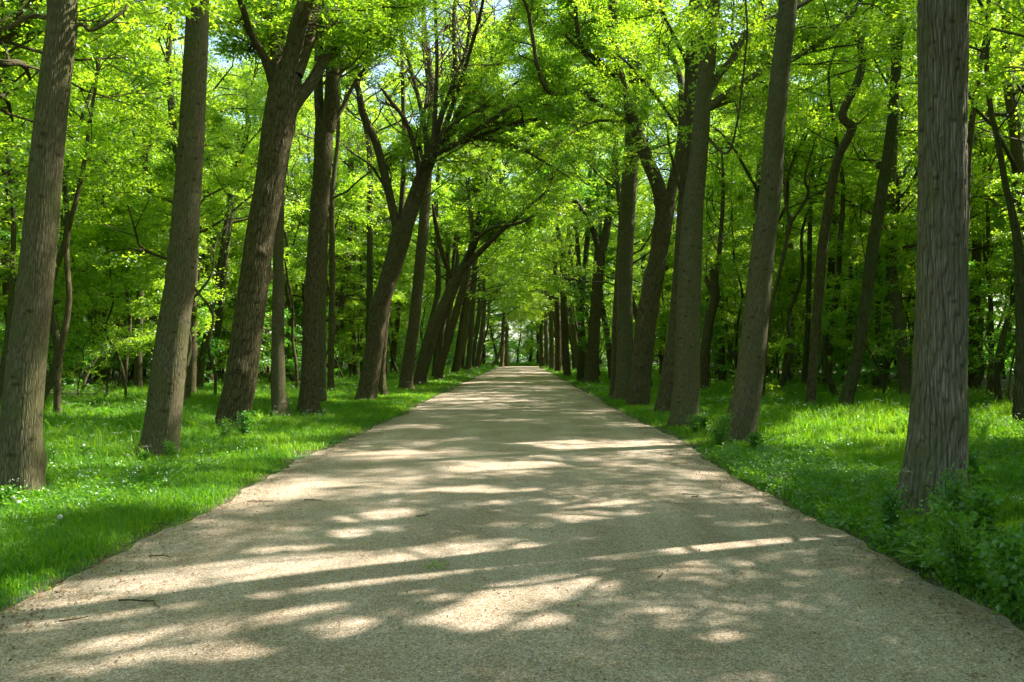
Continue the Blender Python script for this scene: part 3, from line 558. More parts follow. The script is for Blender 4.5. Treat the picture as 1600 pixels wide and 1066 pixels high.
hero('thin grey stem at the left edge leaning behind the stout trunk', 24, [(-8, 640, 12), (10, 540, 10), (18, 440, 9), (20, 330, 9), (12, 240, 8), (8, 150, 7)], [], bark=B_GREY, group=G_W, name='slender_tree', seed=66, H=13, sides=12, cr=3)
hero('pale straight stem right behind the two-stemmed tree in green light', 44, [(576, 602, 12), (577, 520, 11), (578, 440, 10), (578, 340, 10), (578, 240, 9), (570, 190, 7)], [], bark=B_MOSS, group=G_W, name='slender_tree', seed=67, H=19, sides=10)
hero('old oak with thick black crooked limbs entering at the top left corner', 12,
     [(-330, 720, 90), (-325, 500, 70), (-310, 300, 64), (-290, 150, 60)],
     [([(-290, 170, 46), (-180, 110, 40), (-60, 70, 36), (10, 45, 28), (40, 22, 22), (58, -8, 18)], 1.5), ([(-60, 72, 20), (0, 98, 11), (26, 98, 10), (40, 105, 10), (48, 125, 5)], 1, 0.5),
      ([(12, 46, 8), (50, 24, 7), (66, 26, 5), (100, 20, 4)], 0.5, 0.5), ([(-300, 260, 30), (-100, 180, 16), (0, 150, 8), (20, 190, 6)], 2)], bark=B_DARK, group=G_W, name='oak_tree', seed=68, H=15, cr=5, lobes=0.1)

# ------------------------------------------------------------------ generic kinds, built once each and then copied
def copy_tree(root, loc, rz, s, label=None, group=None):
    r = root.copy(); COL.objects.link(r); r.location = loc; r.rotation_euler = (0, 0, rz); r.scale = (s, s, s)
    if label: r['label'] = label
    if group: r['group'] = group
    for ch in root.children:
        c = ch.copy(); COL.objects.link(c); c.parent = r
    return r

def forest_proto(seed, H, r0, low, cr, nl, bark, leaf=0.1, lmat=None, kids=(5, 3), lean=0.6, spray=0.55, per=7, name='woodland_tree', tilt=(0, 0), twigs=5):
    rg = np.random.RandomState(seed); W = Wood()
    n = 9; z = np.linspace(-0.2, H, n)
    p = np.stack([np.cumsum(rg.normal(0, lean*0.35, n))+tilt[0]*z/H, np.cumsum(rg.normal(0, lean*0.35, n))+tilt[1]*z/H, z], 1); p[:, :2] -= p[0, :2]
    C = catmull(p, 40); R = r0*(1-0.85*np.linspace(0, 1, 40)**1.1)
    W.tube(C, R, 14, lobes=0.06, flare=0.35, seed=seed, knots=4)
    for k in range(nl):
        t = (k+rg.uniform(0.2, 0.8))/nl; zz = low+(H-low)*t*0.97
        i = min(int(np.argmin(np.abs(C[:, 2]-zz))), 38); az = k*2.4+rg.uniform(-0.5, 0.5); el = rg.uniform(0.0, 0.45)+0.6*t
        nd = np.array([math.cos(az)*math.cos(el), math.sin(az)*math.cos(el), math.sin(el)])
        W.grow(C[i], nd, cr*rg.uniform(0.75, 1.15)*(1-0.5*t), max(0.012, R[i]*0.4), 0, rg, 0.06, kids, spray=spray, sides=(6, 4, 3))
    W.grow(C[-2], np.array([0, 0, 1.0]), 1.5, 0.03, 0, rg, 0.1, (4, 3), spray=spray)
    return make_tree(name, None, 'tree', None, W, rg, bark, lmat, leaf=leaf, per=per, twigs=twigs)

R_ = random.Random(7)
used = []
def free(x, y, d):
    return all((x-a)**2+(y-b)**2 > d*d for a, b in used)
for o in list(COL.objects):
    if o.get('category') == 'tree': used.append((o.location.x, o.location.y))
hero_spots = list(used)

forest = [forest_proto(101, 17, 0.17, 3.2, 4.4, 17, B_DARK), forest_proto(102, 20, 0.20, 4.5, 4.8, 17, B_GREY), forest_proto(103, 14, 0.10, 2.4, 3.8, 16, B_MOSS),
          forest_proto(104, 17, 0.12, 3.5, 4.2, 16, B_DARK), forest_proto(105, 21, 0.23, 5.5, 5.2, 18, B_GREY), forest_proto(106, 12, 0.075, 2.0, 3.2, 17, B_MOSS)]
farf = [forest_proto(121, 19, 0.2, 3.0, 4.8, 15, B_DARK, leaf=0.17, kids=(5, 3), per=5, twigs=4, spray=0.7), forest_proto(122, 16, 0.17, 2.0, 4.4, 15, B_GREY, leaf=0.17, per=5, twigs=4, spray=0.7),
        forest_proto(123, 21, 0.22, 4.0, 5.0, 15, B_MOSS, leaf=0.17, per=5, twigs=4, spray=0.7)]
rowp = [forest_proto(131, 20, 0.18, 4.6, 5.4, 12, B_MOSS, leaf=0.12, tilt=(1.5, 0), name='avenue_tree'), forest_proto(132, 21, 0.17, 5.4, 5.4, 12, B_GREY, leaf=0.12, tilt=(2.2, 0.5), name='avenue_tree'),
        forest_proto(133, 20, 0.16, 4.2, 5.0, 12, B_MOSS, leaf=0.12, tilt=(2.8, -0.5), name='avenue_tree')]
sap = [forest_proto(141, 5.5, 0.035, 0.9, 1.7, 15, B_MOSS, leaf=0.085, lmat=M_LEAF, kids=(4,), spray=0.4, name='sapling'), forest_proto(142, 4.0, 0.025, 0.4, 1.4, 14, B_DARK, leaf=0.08, lmat=M_SAP, kids=(4,), spray=0.35, name='sapling'),
       forest_proto(143, 7.5, 0.05, 1.5, 2.1, 17, B_MOSS, leaf=0.09, lmat=M_LEAF, kids=(4, 2), spray=0.4, name='sapling'), forest_proto(144, 2.4, 0.02, 0.2, 1.1, 12, B_DARK, leaf=0.08, lmat=M_SAP, kids=(4,), spray=0.3, name='sapling')]
pole = [forest_proto(151, 12, 0.085, 5.5, 1.8, 9, B_DARK, kids=(4, 2), name='young_tree'), forest_proto(152, 13, 0.10, 6.5, 2.0, 9, B_MOSS, kids=(4, 2), name='young_tree', lean=0.9),
        forest_proto(153, 10, 0.065, 4.5, 1.6, 9, B_GREY, kids=(4, 2), name='young_tree', lean=1.2)]
protos_used = set()
def put(protos, k, x, y, rz, s, label, group):
    p = protos[k % len(protos)]; z = float(gh(x, y))
    if p.name not in protos_used:
        protos_used.add(p.name); p.location = (x, y, z); p.rotation_euler = (0, 0, rz); p.scale = (s, s, s); p['label'] = label; p['group'] = group
        return p
    return copy_tree(p, (x, y, z), rz, s, label, group)

# far parts of both rows
for side in (-1, 1):
    y = 34 if side < 0 else 36; k = 0
    while y < 122:
        x = side*R_.uniform(5.7, 6.9)
        if free(x, y, 3.4 if y < 62 else 2.2):
            put(rowp, k+(side > 0), x, y, (0 if side < 0 else PI)+R_.uniform(-0.5, 0.5), R_.uniform(0.95, 1.1) if y < 45 else R_.uniform(1.15, 1.4),
                'row tree further down the %s side of the path, arching inward' % ('left' if side < 0 else 'right'),
                'far trees of the %s row' % ('left' if side < 0 else 'right'))
            used.append((x, y))
        y += R_.uniform(4.2, 6.2) if side < 0 else R_.uniform(2.4, 3.8); k += 1
# unseen trees beside and behind the viewer, added dense to shade the near path
dense = [forest_proto(161, 15, 0.18, 4.5, 5.0, 23, B_DARK, lean=0.12, per=8), forest_proto(162, 17, 0.2, 5.0, 5.2, 23, B_GREY, lean=0.2, per=8)]
for k, (x, y, s_) in enumerate(((7.0, 8.5, 1.0), (5.4, 1.2, .95), (11.5, 6.0, 1.05), (12.0, 12.0, 1.1), (16.0, 9.0, 1.0), (9.5, 2.0, 1.0), (-7.2, 0.2, .95), (-6.4, -4.5, 1.0), (-12.5, 2.5, 1.0), (5.4, -3.2, .95), (9.0, -3.0, 1), (5.5, -8.5, 1))):  # first one read from its trunk shadow
    put(dense, k, x, y, k*2.1, s_, 'unseen shade tree beside or behind the viewer', 'trees next to the viewer'); used.append((x, y))

# the wood on both sides
def fill(n, xr, yr, dmin, protos, label, group, sc=(0.85, 1.15), bias=1.0):
    c = 0; tries = 0; R_ = random.Random(len(label)*131+n+int(xr[0]*7+yr[0]))
    while c < n and tries < n*40:
        tries += 1
        x = R_.uniform(*xr); y = yr[0]+(yr[1]-yr[0])*R_.random()**bias
        if not free(x, y, dmin): continue
        if abs(x) > 0.66*abs(y)+16 and y > 12: continue
        if y < 27 and 0.33 < x/max(y, 1) < 0.51: continue
        if y < 36 and protos is not sap and -0.52 < x/max(y, 1) < -0.43: continue
        used.append((x, y)); c += 1
        put(protos, R_.randrange(len(protos)), x, y, R_.uniform(0, 6.28), R_.uniform(*sc), label, group)
fill(26, (-26, -10.5), (-4, 30), 3.0, forest, 'slender woodland tree in the near wood left of the row', 'trees of the near left wood')
fill(28, (9.5, 27), (-6, 30), 3.0, forest, 'slender woodland tree in the near wood right of the row', 'trees of the near right wood')
fill(42, (-38, -9.5), (28, 80), 3.0, forest, 'woodland tree in the deeper wood left of the row', 'trees of the deeper left wood', (1.05, 1.4), 1.2)
fill(42, (9, 38), (28, 80), 3.0, forest, 'woodland tree in the deeper wood right of the row', 'trees of the deeper right wood', (1.05, 1.4), 1.2)
fill(40, (-60, -9), (50, 150), 4.0, farf, 'distant woodland tree far back in the left wood', 'distant trees of the left wood', (1.2, 1.6))
fill(40, (9, 60), (50, 150), 4.0, farf, 'distant woodland tree far back in the right wood', 'distant trees of the right wood', (1.2, 1.6))
fill(26, (-22, 22), (132, 160), 3.5, farf, 'distant woodland tree beyond the end of the path', 'trees beyond the path end', (1.2, 1.6))
used = list(hero_spots)
fill(60, (-32, -10.0), (24, 62), 1.3, sap, 'leafy sapling in the shade of the left wood', 'saplings of the left wood', (0.7, 1.25), 1.2)
fill(72, (32, 10.0), (20, 62), 1.3, sap, 'leafy sapling in the shade of the right wood', 'saplings of the right wood', (0.7, 1.25), 1.2)
fill(60, (-24, -8.0), (60, 140), 1.8, sap, 'leafy sapling beside the far left row', 'saplings by the far left row', (0.9, 1.5))
fill(60, (8.0, 24), (60, 140), 1.8, sap, 'leafy sapling beside the far right row', 'saplings by the far right row', (0.9, 1.5))
fill(34, (-22, 22), (128, 160), 2, sap, 'leafy sapling beyond the end of the path', 'saplings beyond the path end', (1, 1.8))
fill(145, (-38, -9.5), (20, 75), 1.2, pole, 'thin bare young trunk among the left wood', 'thin young trunks of the left wood', (0.8, 1.2))
fill(145, (38, 9.5), (20, 75), 1.2, pole, 'thin bare young trunk among the right wood', 'thin young trunks of the right wood', (0.8, 1.2))
for p in forest+farf+rowp+sap+pole+dense:
    if p.name not in protos_used:
        for c in list(p.children): bpy.data.objects.remove(c)
        bpy.data.objects.remove(p)

# gaps cut into the crowns so sun reaches these patches: sprays shading them are dropped
SUN_PATCHES = [[(0, 925), (200, 900), (400, 876), (560, 868), (640, 880), (560, 905), (380, 932), (220, 956), (0, 1000)],
        [(420, 905), (560, 876), (700, 846), (800, 850), (930, 862), (860, 885), (740, 900), (600, 918), (480, 932), (400, 945)],
        [(925, 862), (960, 850), (1030, 846), (1200, 846), (1330, 840), (1310, 852), (1150, 866), (1000, 872)],
        [(750, 925), (880, 903), (975, 915), (900, 938), (850, 955), (870, 985), (740, 1003), (640, 990), (690, 962)],
        [(600, 940), (660, 932), (730, 940), (640, 955)], [(530, 975), (590, 970), (640, 985), (560, 1000)], [(120, 1012), (300, 982), (500, 952), (540, 958), (350, 1000), (140, 1024)],
        [(0, 1040), (140, 1036), (180, 1060), (0, 1066)], [(190, 1030), (330, 1012), (420, 1030), (260, 1062)], [(830, 812), (900, 800), (980, 812), (900, 822)], [(890, 797), (970, 784), (1030, 788), (940, 800)],
        [(540, 810), (600, 802), (660, 810), (590, 818)], [(1245, 913), (1275, 908), (1300, 914), (1270, 918)], [(1090, 1000), (1140, 990), (1180, 1000), (1130, 1012)], [(540, 709), (620, 706), (710, 710), (620, 714)],
        [(500, 835), (560, 828), (620, 838), (560, 845)], [(790, 696), (900, 690), (1000, 700), (860, 706)], [(390, 866), (440, 858), (490, 862), (430, 872)], [(1010, 690), (1080, 694), (1100, 706), (1030, 700)],
        [(430, 760), (520, 755), (600, 760), (500, 766)], [(0, 905), (90, 890), (110, 900), (0, 960)], [(640, 770), (760, 762), (830, 772), (720, 778)], [(1060, 742), (1110, 738), (1120, 746)], [(700, 730), (820, 724), (900, 732), (780, 738)],
        [(60, 700), (220, 690), (240, 730), (90, 740)], [(420, 700), (520, 690), (480, 715), (300, 730)], [(1230, 650), (1420, 650), (1420, 690), (1230, 700)], [(1510, 650), (1600, 640), (1600, 700), (1520, 700)], [(60, 590), (240, 600), (240, 650), (60, 660)]]
def in_poly(X, Y, poly):
    c = np.zeros(X.shape, bool); n = len(poly)
    for i in range(n):
        (x1, y1), (x2, y2) = poly[i], poly[i-1]
        c ^= ((y1 > Y) != (y2 > Y)) & (X < (x2-x1)*(Y-y1)/((y2-y1) or 1e-9)+x1)
    return c
GG = [[tuple(ground[:2]) for ground in ((lambda Yd: ((a-812)*Yd/F, Yd))(CAM_H*F/(b-557)) for a, b in g)] for g in SUN_PATCHES]
SUNV = np.array(sv)
def carve(o):
    """drop the sprays of one crown that would shade a sun patch"""
    me = o.data; n = len(me.vertices)
    co = np.empty(n*3, np.float32); me.vertices.foreach_get('co', co); co = co.reshape(-1, 4, 3)
    M = np.array(o.matrix_world); c = co.mean(1)@M[:3, :3].T+M[:3, 3]
    gx = c[:, 0]-SUNV[0]/SUNV[2]*c[:, 2]; gy = c[:, 1]-SUNV[1]/SUNV[2]*c[:, 2]
    drop = np.zeros(len(c), bool)
    wob = 0.10*np.sin(gx*5+gy*3)+0.09*np.sin(gy*8-gx*2.3)+0.07*np.sin(gx*15+gy*11)
    for g in GG: drop |= in_poly(gx+wob, gy+wob*0.6, g)
    drop &= np.random.RandomState(3).random_sample(len(c)) < 0.97
    if not drop.any(): return
    t = np.empty(n, np.float32); me.attributes['tint'].data.foreach_get('value', t)
    k = ~drop; o.data = leaf_mesh('crown', co[k].reshape(-1, 3), t.reshape(-1, 4)[k].ravel(), me.materials[0])
bpy.context.view_layer.update()
for o in list(COL.objects):
    if o.name.split('.')[0] == 'crown' and o.parent is not None:
        q = o.parent.location
        if -14 < q.x < 36 and -1 < q.y < 46 and o.parent.name.split('.')[0] != 'sapling': carve(o)

# wood so far off that it reads as one mass
rg = np.random.RandomState(5)
def mass(n, x0, x1, y0, y1, z1):
    c = max(1, n//60); P0 = np.stack([rg.uniform(x0, x1, c), rg.uniform(y0, y1, c), z1*rg.uniform(0.0, 1, c)**0.9], 1)
    return P0
PP = np.vstack([mass(300000, -50, 50, 166, 182, 26), mass(110000, -55, 55, 160, 180, 5), mass(300000, -78, -44, 20, 160, 24), mass(300000, 44, 78, 20, 160, 24), mass(150000, -60, -40, 15, 165, 5), mass(150000, 40, 60, 15, 165, 5), mass(60000, -40, -30, -10, 20, 16), mass(60000, 30, 40, -10, 20, 16)])
V, T = leaves_from(PP, rg.normal(0, 1, PP.shape), np.full(len(PP), 1.6), rg, twigs=8, per=7, leaf=0.30, flat=0.4)
o = link(bpy.data.objects.new('woods', leaf_mesh('woods', V, T, M_SAP))); tag(o, 'far-off mass of green woodland closing every gap', 'woodland', kind='stuff')

# ------------------------------------------------------------------ grass and herbs
def view_pts(n, xr, yr, power=1.0):
    x = rg.uniform(*xr, n); y = yr[0]+(yr[1]-yr[0])*rg.random_sample(n)**power
    k = np.abs(x) < 0.72*y+2.5
    return x[k], y[k]
def blades(x, y, h, w, bend):
    n = len(x); z = gh(x, y)-0.01; a = rg.uniform(0, 2*PI, n)
    b = np.stack([x, y, z], 1); sx = np.stack([np.cos(a), np.sin(a), 0*a], 1)*w[:, None]*0.5
    ba = rg.uniform(0, 2*PI, n); bd = np.stack([np.cos(ba), np.sin(ba), 0*ba], 1)*(h*bend)[:, None]
    up = np.array([0, 0, 1.0])
    m1 = b+up*(h*0.55)[:, None]+bd*0.3; t = b+up*(h*(1-0.35*bend))[:, None]+bd
    V = np.stack([b-sx, b+sx, m1+sx*0.8, m1-sx*0.8, t+sx*0.1, t-sx*0.1], 1).reshape(-1, 3)
    i = np.arange(n)[:, None]*6
    Q = np.stack([i+0, i+1, i+2, i+3, i+3, i+2, i+4, i+5], -1).reshape(-1, 4)
    patch = 0.5+0.25*np.sin(x*1.7+y*0.6)*np.cos(y*1.3)+0.15*np.sin(x*6.1+2*np.sin(y*4))*np.sin(y*5.3)+rg.normal(0, 0.3, n)
    return V, Q, np.repeat(np.clip(patch, 0, 1), 6)
Vs, Qs, Ts, off = [], [], [], 0
def edge(y, s):
    if s < 0: return XL+0.07*np.sin(y*0.37)+0.05*np.sin(y*0.9)+0.035*np.sin(y*2.3+1)+0.02*np.sin(y*5.1)
    return XR+0.08*np.sin(y*0.41+1)+0.04*np.sin(y*0.8+2)+0.03*np.sin(y*2.9)+0.02*np.sin(y*6.3+1)
for (n, xr, yr, pw) in ((300000, (-9, -3), (3.2, 12), 1.0), (300000, (2.6, 9), (3.2, 12), 1.0), (260000, (-16, -3), (12, 34), 1.3), (260000, (2.6, 16), (12, 34), 1.3),
                        (120000, (-22, -3), (34, 125), 1.2), (120000, (2.6, 22), (34, 125), 1.2), (30000, (-12, 12), (125, 150), 1)):
    x, y = view_pts(n, xr, yr, pw)
    d = np.where(x < 0, edge(y, -1)-x, x-edge(y, 1)); d = np.where(y > 126, 3, d)
    far = np.maximum(1, y/14)
    nh = np.ones(len(x))
    for hx, hy in hero_spots:
        if 0 < hy < 32 and abs(hx) < 12: nh = np.minimum(nh, np.clip((np.hypot(x-hx, (y-hy+0.5)*0.8)-0.3)/1.2, 0.08, 1))
    tall = nh*(0.5*sstep(0.5, 2.2, d)*(0.6+0.4*np.sin(x*2.1+y*0.9)*np.sin(y*1.3-x))+0.5*sstep(3.8, 7.0, d))*(0.75+0.5*np.sin(x*0.8+1)*np.sin(y*0.55+x*0.3))
    tuft = 0.22*np.clip(np.sin(x*9+3*np.sin(y*7))*np.sin(y*6.5+2*np.sin(x*5)), -0.3, 1)
    keep = (d > rg.normal(0.05, 0.07, len(d))-tuft) & (rg.random_sample(len(d)) < 0.25+0.75*sstep(0, 0.5, d)) & (rg.random_sample(len(d)) < 1-0.8*sstep(10, 15, d))
    x, y, d, far, tall = x[keep], y[keep], d[keep], far[keep], tall[keep]
    clump = np.clip(1+0.6*np.sin(x*4.3+1.5*np.sin(y*3.1))*np.sin(y*3.7+x), 0.5, 1.5); h = (0.035+0.06*sstep(0, 0.6, d)+0.25*tall*clump)*rg.uniform(0.5, 1.6, len(x)); wd = rg.uniform(0.005, 0.012, len(x))*far**0.9
    V, Q, T = blades(x, y, h, wd, rg.uniform(0.1, 0.8, len(x)))
    Vs.append(V); Qs.append(Q+off); Ts.append(T); off += len(V)
# coarser tufts and stalks standing out of the turf
for (n, xr, yr) in ((9000, (-12, -3.2), (4, 22)), (9000, (2.9, 12), (4, 22)), (9000, (-18, -3.2), (20, 60)), (9000, (2.9, 18), (20, 60))):
    cx, cy = view_pts(n//14, xr, yr); cx = np.repeat(cx, 14)+rg.normal(0, 0.06, len(cx)*14); cy = np.repeat(cy, 14)+rg.normal(0, 0.06, len(cy)*14)
    d = np.where(cx < 0, edge(cy, -1)-cx, cx-edge(cy, 1)); k = d > 0.15; cx, cy, d = cx[k], cy[k], d[k]
    V, Q, T = blades(cx, cy, (0.12+0.2*sstep(0.3, 4, d))*rg.uniform(0.6, 1.4, len(cx)), rg.uniform(0.009, 0.016, len(cx))*np.maximum(1, cy/14)**0.8, rg.uniform(0.2, 0.9, len(cx)))
    Vs.append(V); Qs.append(Q+off); Ts.append(np.clip(T+np.repeat(np.repeat(rg.uniform(-0.4, 0.5, len(k)//14+1), 14)[:len(k)][k], 6), 0, 1)); off += len(V)
o = link(bpy.data.objects.new('grass', mesh('grass', np.vstack(Vs), np.vstack(Qs), M_GRASS, True, tint=np.concatenate(Ts))))
tag(o, 'lush spring grass growing on both verges of the path', 'grass', kind='stuff')

# low herbs: broad leaves among the grass
def herb_pts(n, xr, yr, pw, dmin, dmax):
    x, y = view_pts(n, xr, yr, pw); d = np.where(x < 0, edge(y, -1)-x, x-edge(y, 1)); k = (d > dmin) & (d < dmax)
    k &= (np.sin(x*1.1+y*0.4)*np.sin(y*0.9-x*0.5)+rg.normal(0, 0.35, len(x))) > -0.15
    return x[k], y[k]
HP = []; HS = []
for a in ((6500, (-9, -3), (4, 13), 1, 0.9, 99), (15000, (2.9, 9), (3.5, 13), 1, 0.10, 99), (9000, (-20, -3), (13, 45), 1.2, 1.5, 99), (11000, (3, 20), (13, 45), 1.2, 0.6, 99), (7000, (-18, -3), (45, 125), 1, 0.3, 99), (7000, (3, 18), (45, 125), 1, 0.3, 99)):
    x, y = herb_pts(*a); far = np.maximum(1, y/20)
    dd = np.maximum(XL-x, x-XR); z = gh(x, y)+rg.uniform(0.03, 0.16, len(x))+rg.uniform(0, 0.26, len(x))*np.where(x < 0, sstep(3.8, 7, dd), np.maximum(sstep(3, 6, dd), 0.5*sstep(7, 5, y)))
    HP.append(np.stack([x, y, z], 1)); HS.append(0.12+0*far)
HP = np.vstack(HP); HS = np.concatenate(HS)
V, T = leaves_from(HP, rg.normal(0, 1, HP.shape), HS, rg, twigs=3, per=4, leaf=0.042, flat=0.4, aspect=0.6)
sc = np.repeat(np.maximum(1, HP[:, 1]/26), 48)[:, None]; c0 = np.repeat(HP, 48, 0)
V = c0+(V-c0)*np.minimum(sc, 3.5)
o = link(bpy.data.objects.new('undergrowth', leaf_mesh('undergrowth', V, T, M_HERB))); tag(o, 'low broad-leaved herbs growing through the verge grass', 'undergrowth', kind='stuff')

# cow parsley flower heads, a haze of white dots
fx, fy = [], []
for (n, xr, yr) in ((520, (3.6, 12), (6, 26)), (260, (-12, -4), (8, 26)), (300, (4, 16), (26, 70)), (160, (-16, -4), (26, 60))):
    x, y = view_pts(n, xr, yr); k = (np.sin(x*0.9+2)*np.sin(y*0.6)+rg.normal(0, 0.3, len(x))) > 0; fx.append(x[k]); fy.append(y[k])
fx = np.concatenate(fx); fy = np.concatenate(fy); nf = len(fx)
c = np.stack([fx, fy, gh(fx, fy)+rg.uniform(0.2, 0.55, nf)], 1)
um = c[:, None]+np.concatenate([rg.normal(0, 0.035, (nf, 14, 2)), rg.normal(0, 0.008, (nf, 14, 1))], -1); um = um.reshape(-1, 3); far = np.repeat(np.maximum(1, fy/16), 14)[:, None]
e1 = nrm(rg.normal(0, 1, um.shape)*np.array([1, 1, 0.3])); e2 = nrm(np.cross(e1, np.array([0, 0, 1.0])+rg.normal(0, 0.3, um.shape))); q = 0.006*far
V = np.stack([um-e1*q, um-e2*q, um+e1*q, um+e2*q], 1).reshape(-1, 3)
o = link(bpy.data.objects.new('wildflowers', leaf_mesh('wildflowers', V, rg.uniform(0, 1, len(V)), M_FLOWER))); tag(o, 'tiny white cow parsley flowers scattered over the verges', 'wildflowers', kind='stuff')

# dead leaves and crumbs along the margins of the gravel and under the wood
n = 26000; sd_ = rg.choice([-1, 1], n); y = 3+rg.random_sample(n)**1.6*60
x = np.where(sd_ < 0, edge(y, -1)+np.abs(rg.normal(0, 0.35, n))-0.1, edge(y, 1)-np.abs(rg.normal(0, 0.35, n))+0.1)
n2 = 5000; x = np.concatenate([x, rg.uniform(XL, XR, n2)]); y = np.concatenate([y, 2.5+rg.random_sample(n2)**1.5*40])
for hx, hy in hero_spots:
    if hy < 32 and abs(hx) < 13:
        k_ = 260; a_ = rg.uniform(0, 6.28, k_); r_ = 0.3+np.abs(rg.normal(0, 0.4, k_)); x = np.concatenate([x, hx+r_*np.cos(a_)]); y = np.concatenate([y, hy+r_*np.sin(a_)])
c = np.stack([x, y, np.maximum(np.where((x > XL) & (x < XR), path_z(x, y), -1), gh(x, y))+0.008], 1)
e1 = nrm(rg.normal(0, 1, c.shape)*np.array([1, 1, 0.25])); e2 = nrm(np.cross(e1, np.array([0, 0, 1.0])+rg.normal(0, 0.25, c.shape))); q = rg.uniform(0.004, 0.016, len(x))[:, None]
V = np.stack([c-e1*q, c-e2*q*0.5, c+e1*q, c+e2*q*0.5], 1).reshape(-1, 3)
o = link(bpy.data.objects.new('leaf_litter', leaf_mesh('leaf_litter', V, np.repeat(rg.uniform(0, 1, len(x)), 4), M_LITTER))); tag(o, 'brown leaf crumbs scattered over the gravel margins', 'litter', kind='stuff')
n = 70000; y = 2.6+rg.random_sample(n)**1.5*9; x = rg.uniform(XL-0.1, XR+0.1, n); r = rg.uniform(0.0015, 0.0042, n)*(1+(rg.random_sample(n) < 0.03)*1.2)
c = np.stack([x, y, path_z(x, y)+r*0.3], 1)
oc = np.array([[1, 0, 0], [0, 1, 0], [-1, 0, 0], [0, -1, 0], [0, 0, 0.8]])
ang = rg.uniform(0, 6.28, n); ca, sa = np.cos(ang), np.sin(ang)
J = oc[None]*rg.uniform(0.6, 1.3, (n, 5, 1)); V = np.stack([J[..., 0]*ca[:, None]-J[..., 1]*sa[:, None], J[..., 0]*sa[:, None]+J[..., 1]*ca[:, None], J[..., 2]], -1)*r[:, None, None]+c[:, None]
i = np.arange(n)[:, None]*5; Q = np.stack([i, i+1, i+4, i+1, i+2, i+4, i+2, i+3, i+4, i+3, i, i+4], -1).reshape(-1, 3)
m, N, L = new_mat('pebble'); at = N.new('ShaderNodeAttribute'); at.attribute_name = 'tint'
rp = ramp(N, [(0, (0.12, 0.09, 0.065)), (0.3, (0.26, 0.22, 0.16)), (0.9, (0.37, 0.33, 0.26)), (1, (0.6, 0.58, 0.54))]); b = N.new('ShaderNodeBsdfDiffuse'); L.new(at.outputs['Fac'], rp.inputs[0]); L.new(rp.outputs[0], b.inputs[0])
oo = N.new('ShaderNodeOutputMaterial'); L.new(b.outputs[0], oo.inputs[0])
o = link(bpy.data.objects.new('gravel', mesh('gravel', V.reshape(-1, 3), Q, m, False, tint=np.repeat(rg.uniform(0, 1, n), 5)))); tag(o, 'loose small stones lying on the near part of the path', 'gravel', kind='stuff')

# ------------------------------------------------------------------ small things one can point to
def ground_pt(px, py): Y = base_Y(py); return np.array([(px-812)*Y/F, Y, 0.0])
for px, py, ln, an, lab in ((254, 874, .22, .1, 'short dark stick near the left gravel margin'), (234, 946, .40, .05, 'long thin reddish twig on the sunlit gravel, lower left'),
                            (113, 978, .16, .3, 'dark crumbly piece of bark near the lower left grass edge'), (408, 787, .30, 0, 'thin pale stick in the shade off the left grass edge'),
                            (254, 822, .22, .1, 'grey stick lying right where the left grass ends'), (1104, 781, .34, .1, 'faint curved twig in shade near the right grass edge'),
                            (662, 814, .14, .15, 'small dark stick in the middle of the path'), (1042, 912, .12, 1.2, 'small curled pale twig on shaded gravel right of the centre'),
                            (490, 786, .2, -.1, 'thin twig in shade on the left half of the path')):
    g = ground_pt(px, py); W = Wood(); q = [np.array([0, 0, 0.0])]
    rr = np.random.RandomState(int(px)); a = an
    for k in range(5): q.append(q[-1]+np.array([math.cos(a), math.sin(a), rr.normal(0, 0.02)])*ln/5); a += rr.normal(0, 0.35 if 'cur' not in lab else 0.7)
    q = np.array(q); q[:, 2] = np.abs(q[:, 2])+0.008; W.tube(q, np.linspace(0.006, 0.003, 6), 5)
    W.tube([q[2], q[2]+np.array([ln*.12, ln*.12, .01])], [0.003, 0.0015], 4)
    o = link(bpy.data.objects.new('fallen_twig', W.mesh('fallen_twig', B_DARK))); o.location = (g[0]-ln/2, g[1], float(path_z(g[0], g[1]))+0.004); tag(o, lab, 'twig', 'twigs lying on the path')
# green sprig
def sprig(px, py, lab, n=7, s=0.05):
    g = ground_pt(px, py); rr = np.random.RandomState(px)
    V, T = leaves_from(rr.normal(0, s, (n, 3))*np.array([1, 1, 0.2])+np.array([0, 0, 0.02]), rr.normal(0, 1, (n, 3)), np.full(n, 0.05), rr, twigs=2, per=3, leaf=0.03)
    o = link(bpy.data.objects.new('leaf_sprig', leaf_mesh('leaf_sprig', V, T, M_LEAF))); o.location = (g[0], g[1], 0.04); tag(o, lab, 'sprig')
sprig(681, 895, 'small fallen green leafy sprig on the sunlit gravel')
# dandelion clocks
def clock(px, py, hgt, lab):
    g = ground_pt(px, py); e = link(bpy.data.objects.new('dandelion_clock', None)); e.location = (g[0], g[1], float(gh(g[0], g[1]))); tag(e, lab, 'dandelion', 'dandelion seed heads in the left grass')
    W = Wood(); W.tube([[0, 0, -.02], [0.01, 0, hgt*.5], [0.0, 0, hgt]], [.003, .0025, .002], 6)
    st = link(bpy.data.objects.new('stem', W.mesh('stem', B_MOSS)), e)
    rr = np.random.RandomState(px); d = nrm(rr.normal(0, 1, (260, 3))); c = d*0.021+np.array([0, 0, hgt]); e1 = nrm(np.cross(d, rr.normal(0, 1, d.shape))); e2 = np.cross(d, e1)
    V = np.stack([c-e1*.005, c-e2*.005, c+e1*.005, c+e2*.005], 1).reshape(-1, 3)
    link(bpy.data.objects.new('seed_head', leaf_mesh('seed_head', V, np.full(len(V), .6), M_FLOWER)), e)
clock(22, 800, .16, 'white dandelion clock at the foot of the left-edge trunk, upper of two'); clock(29, 806, .14, 'white dandelion clock at the foot of the left-edge trunk, lower of two')
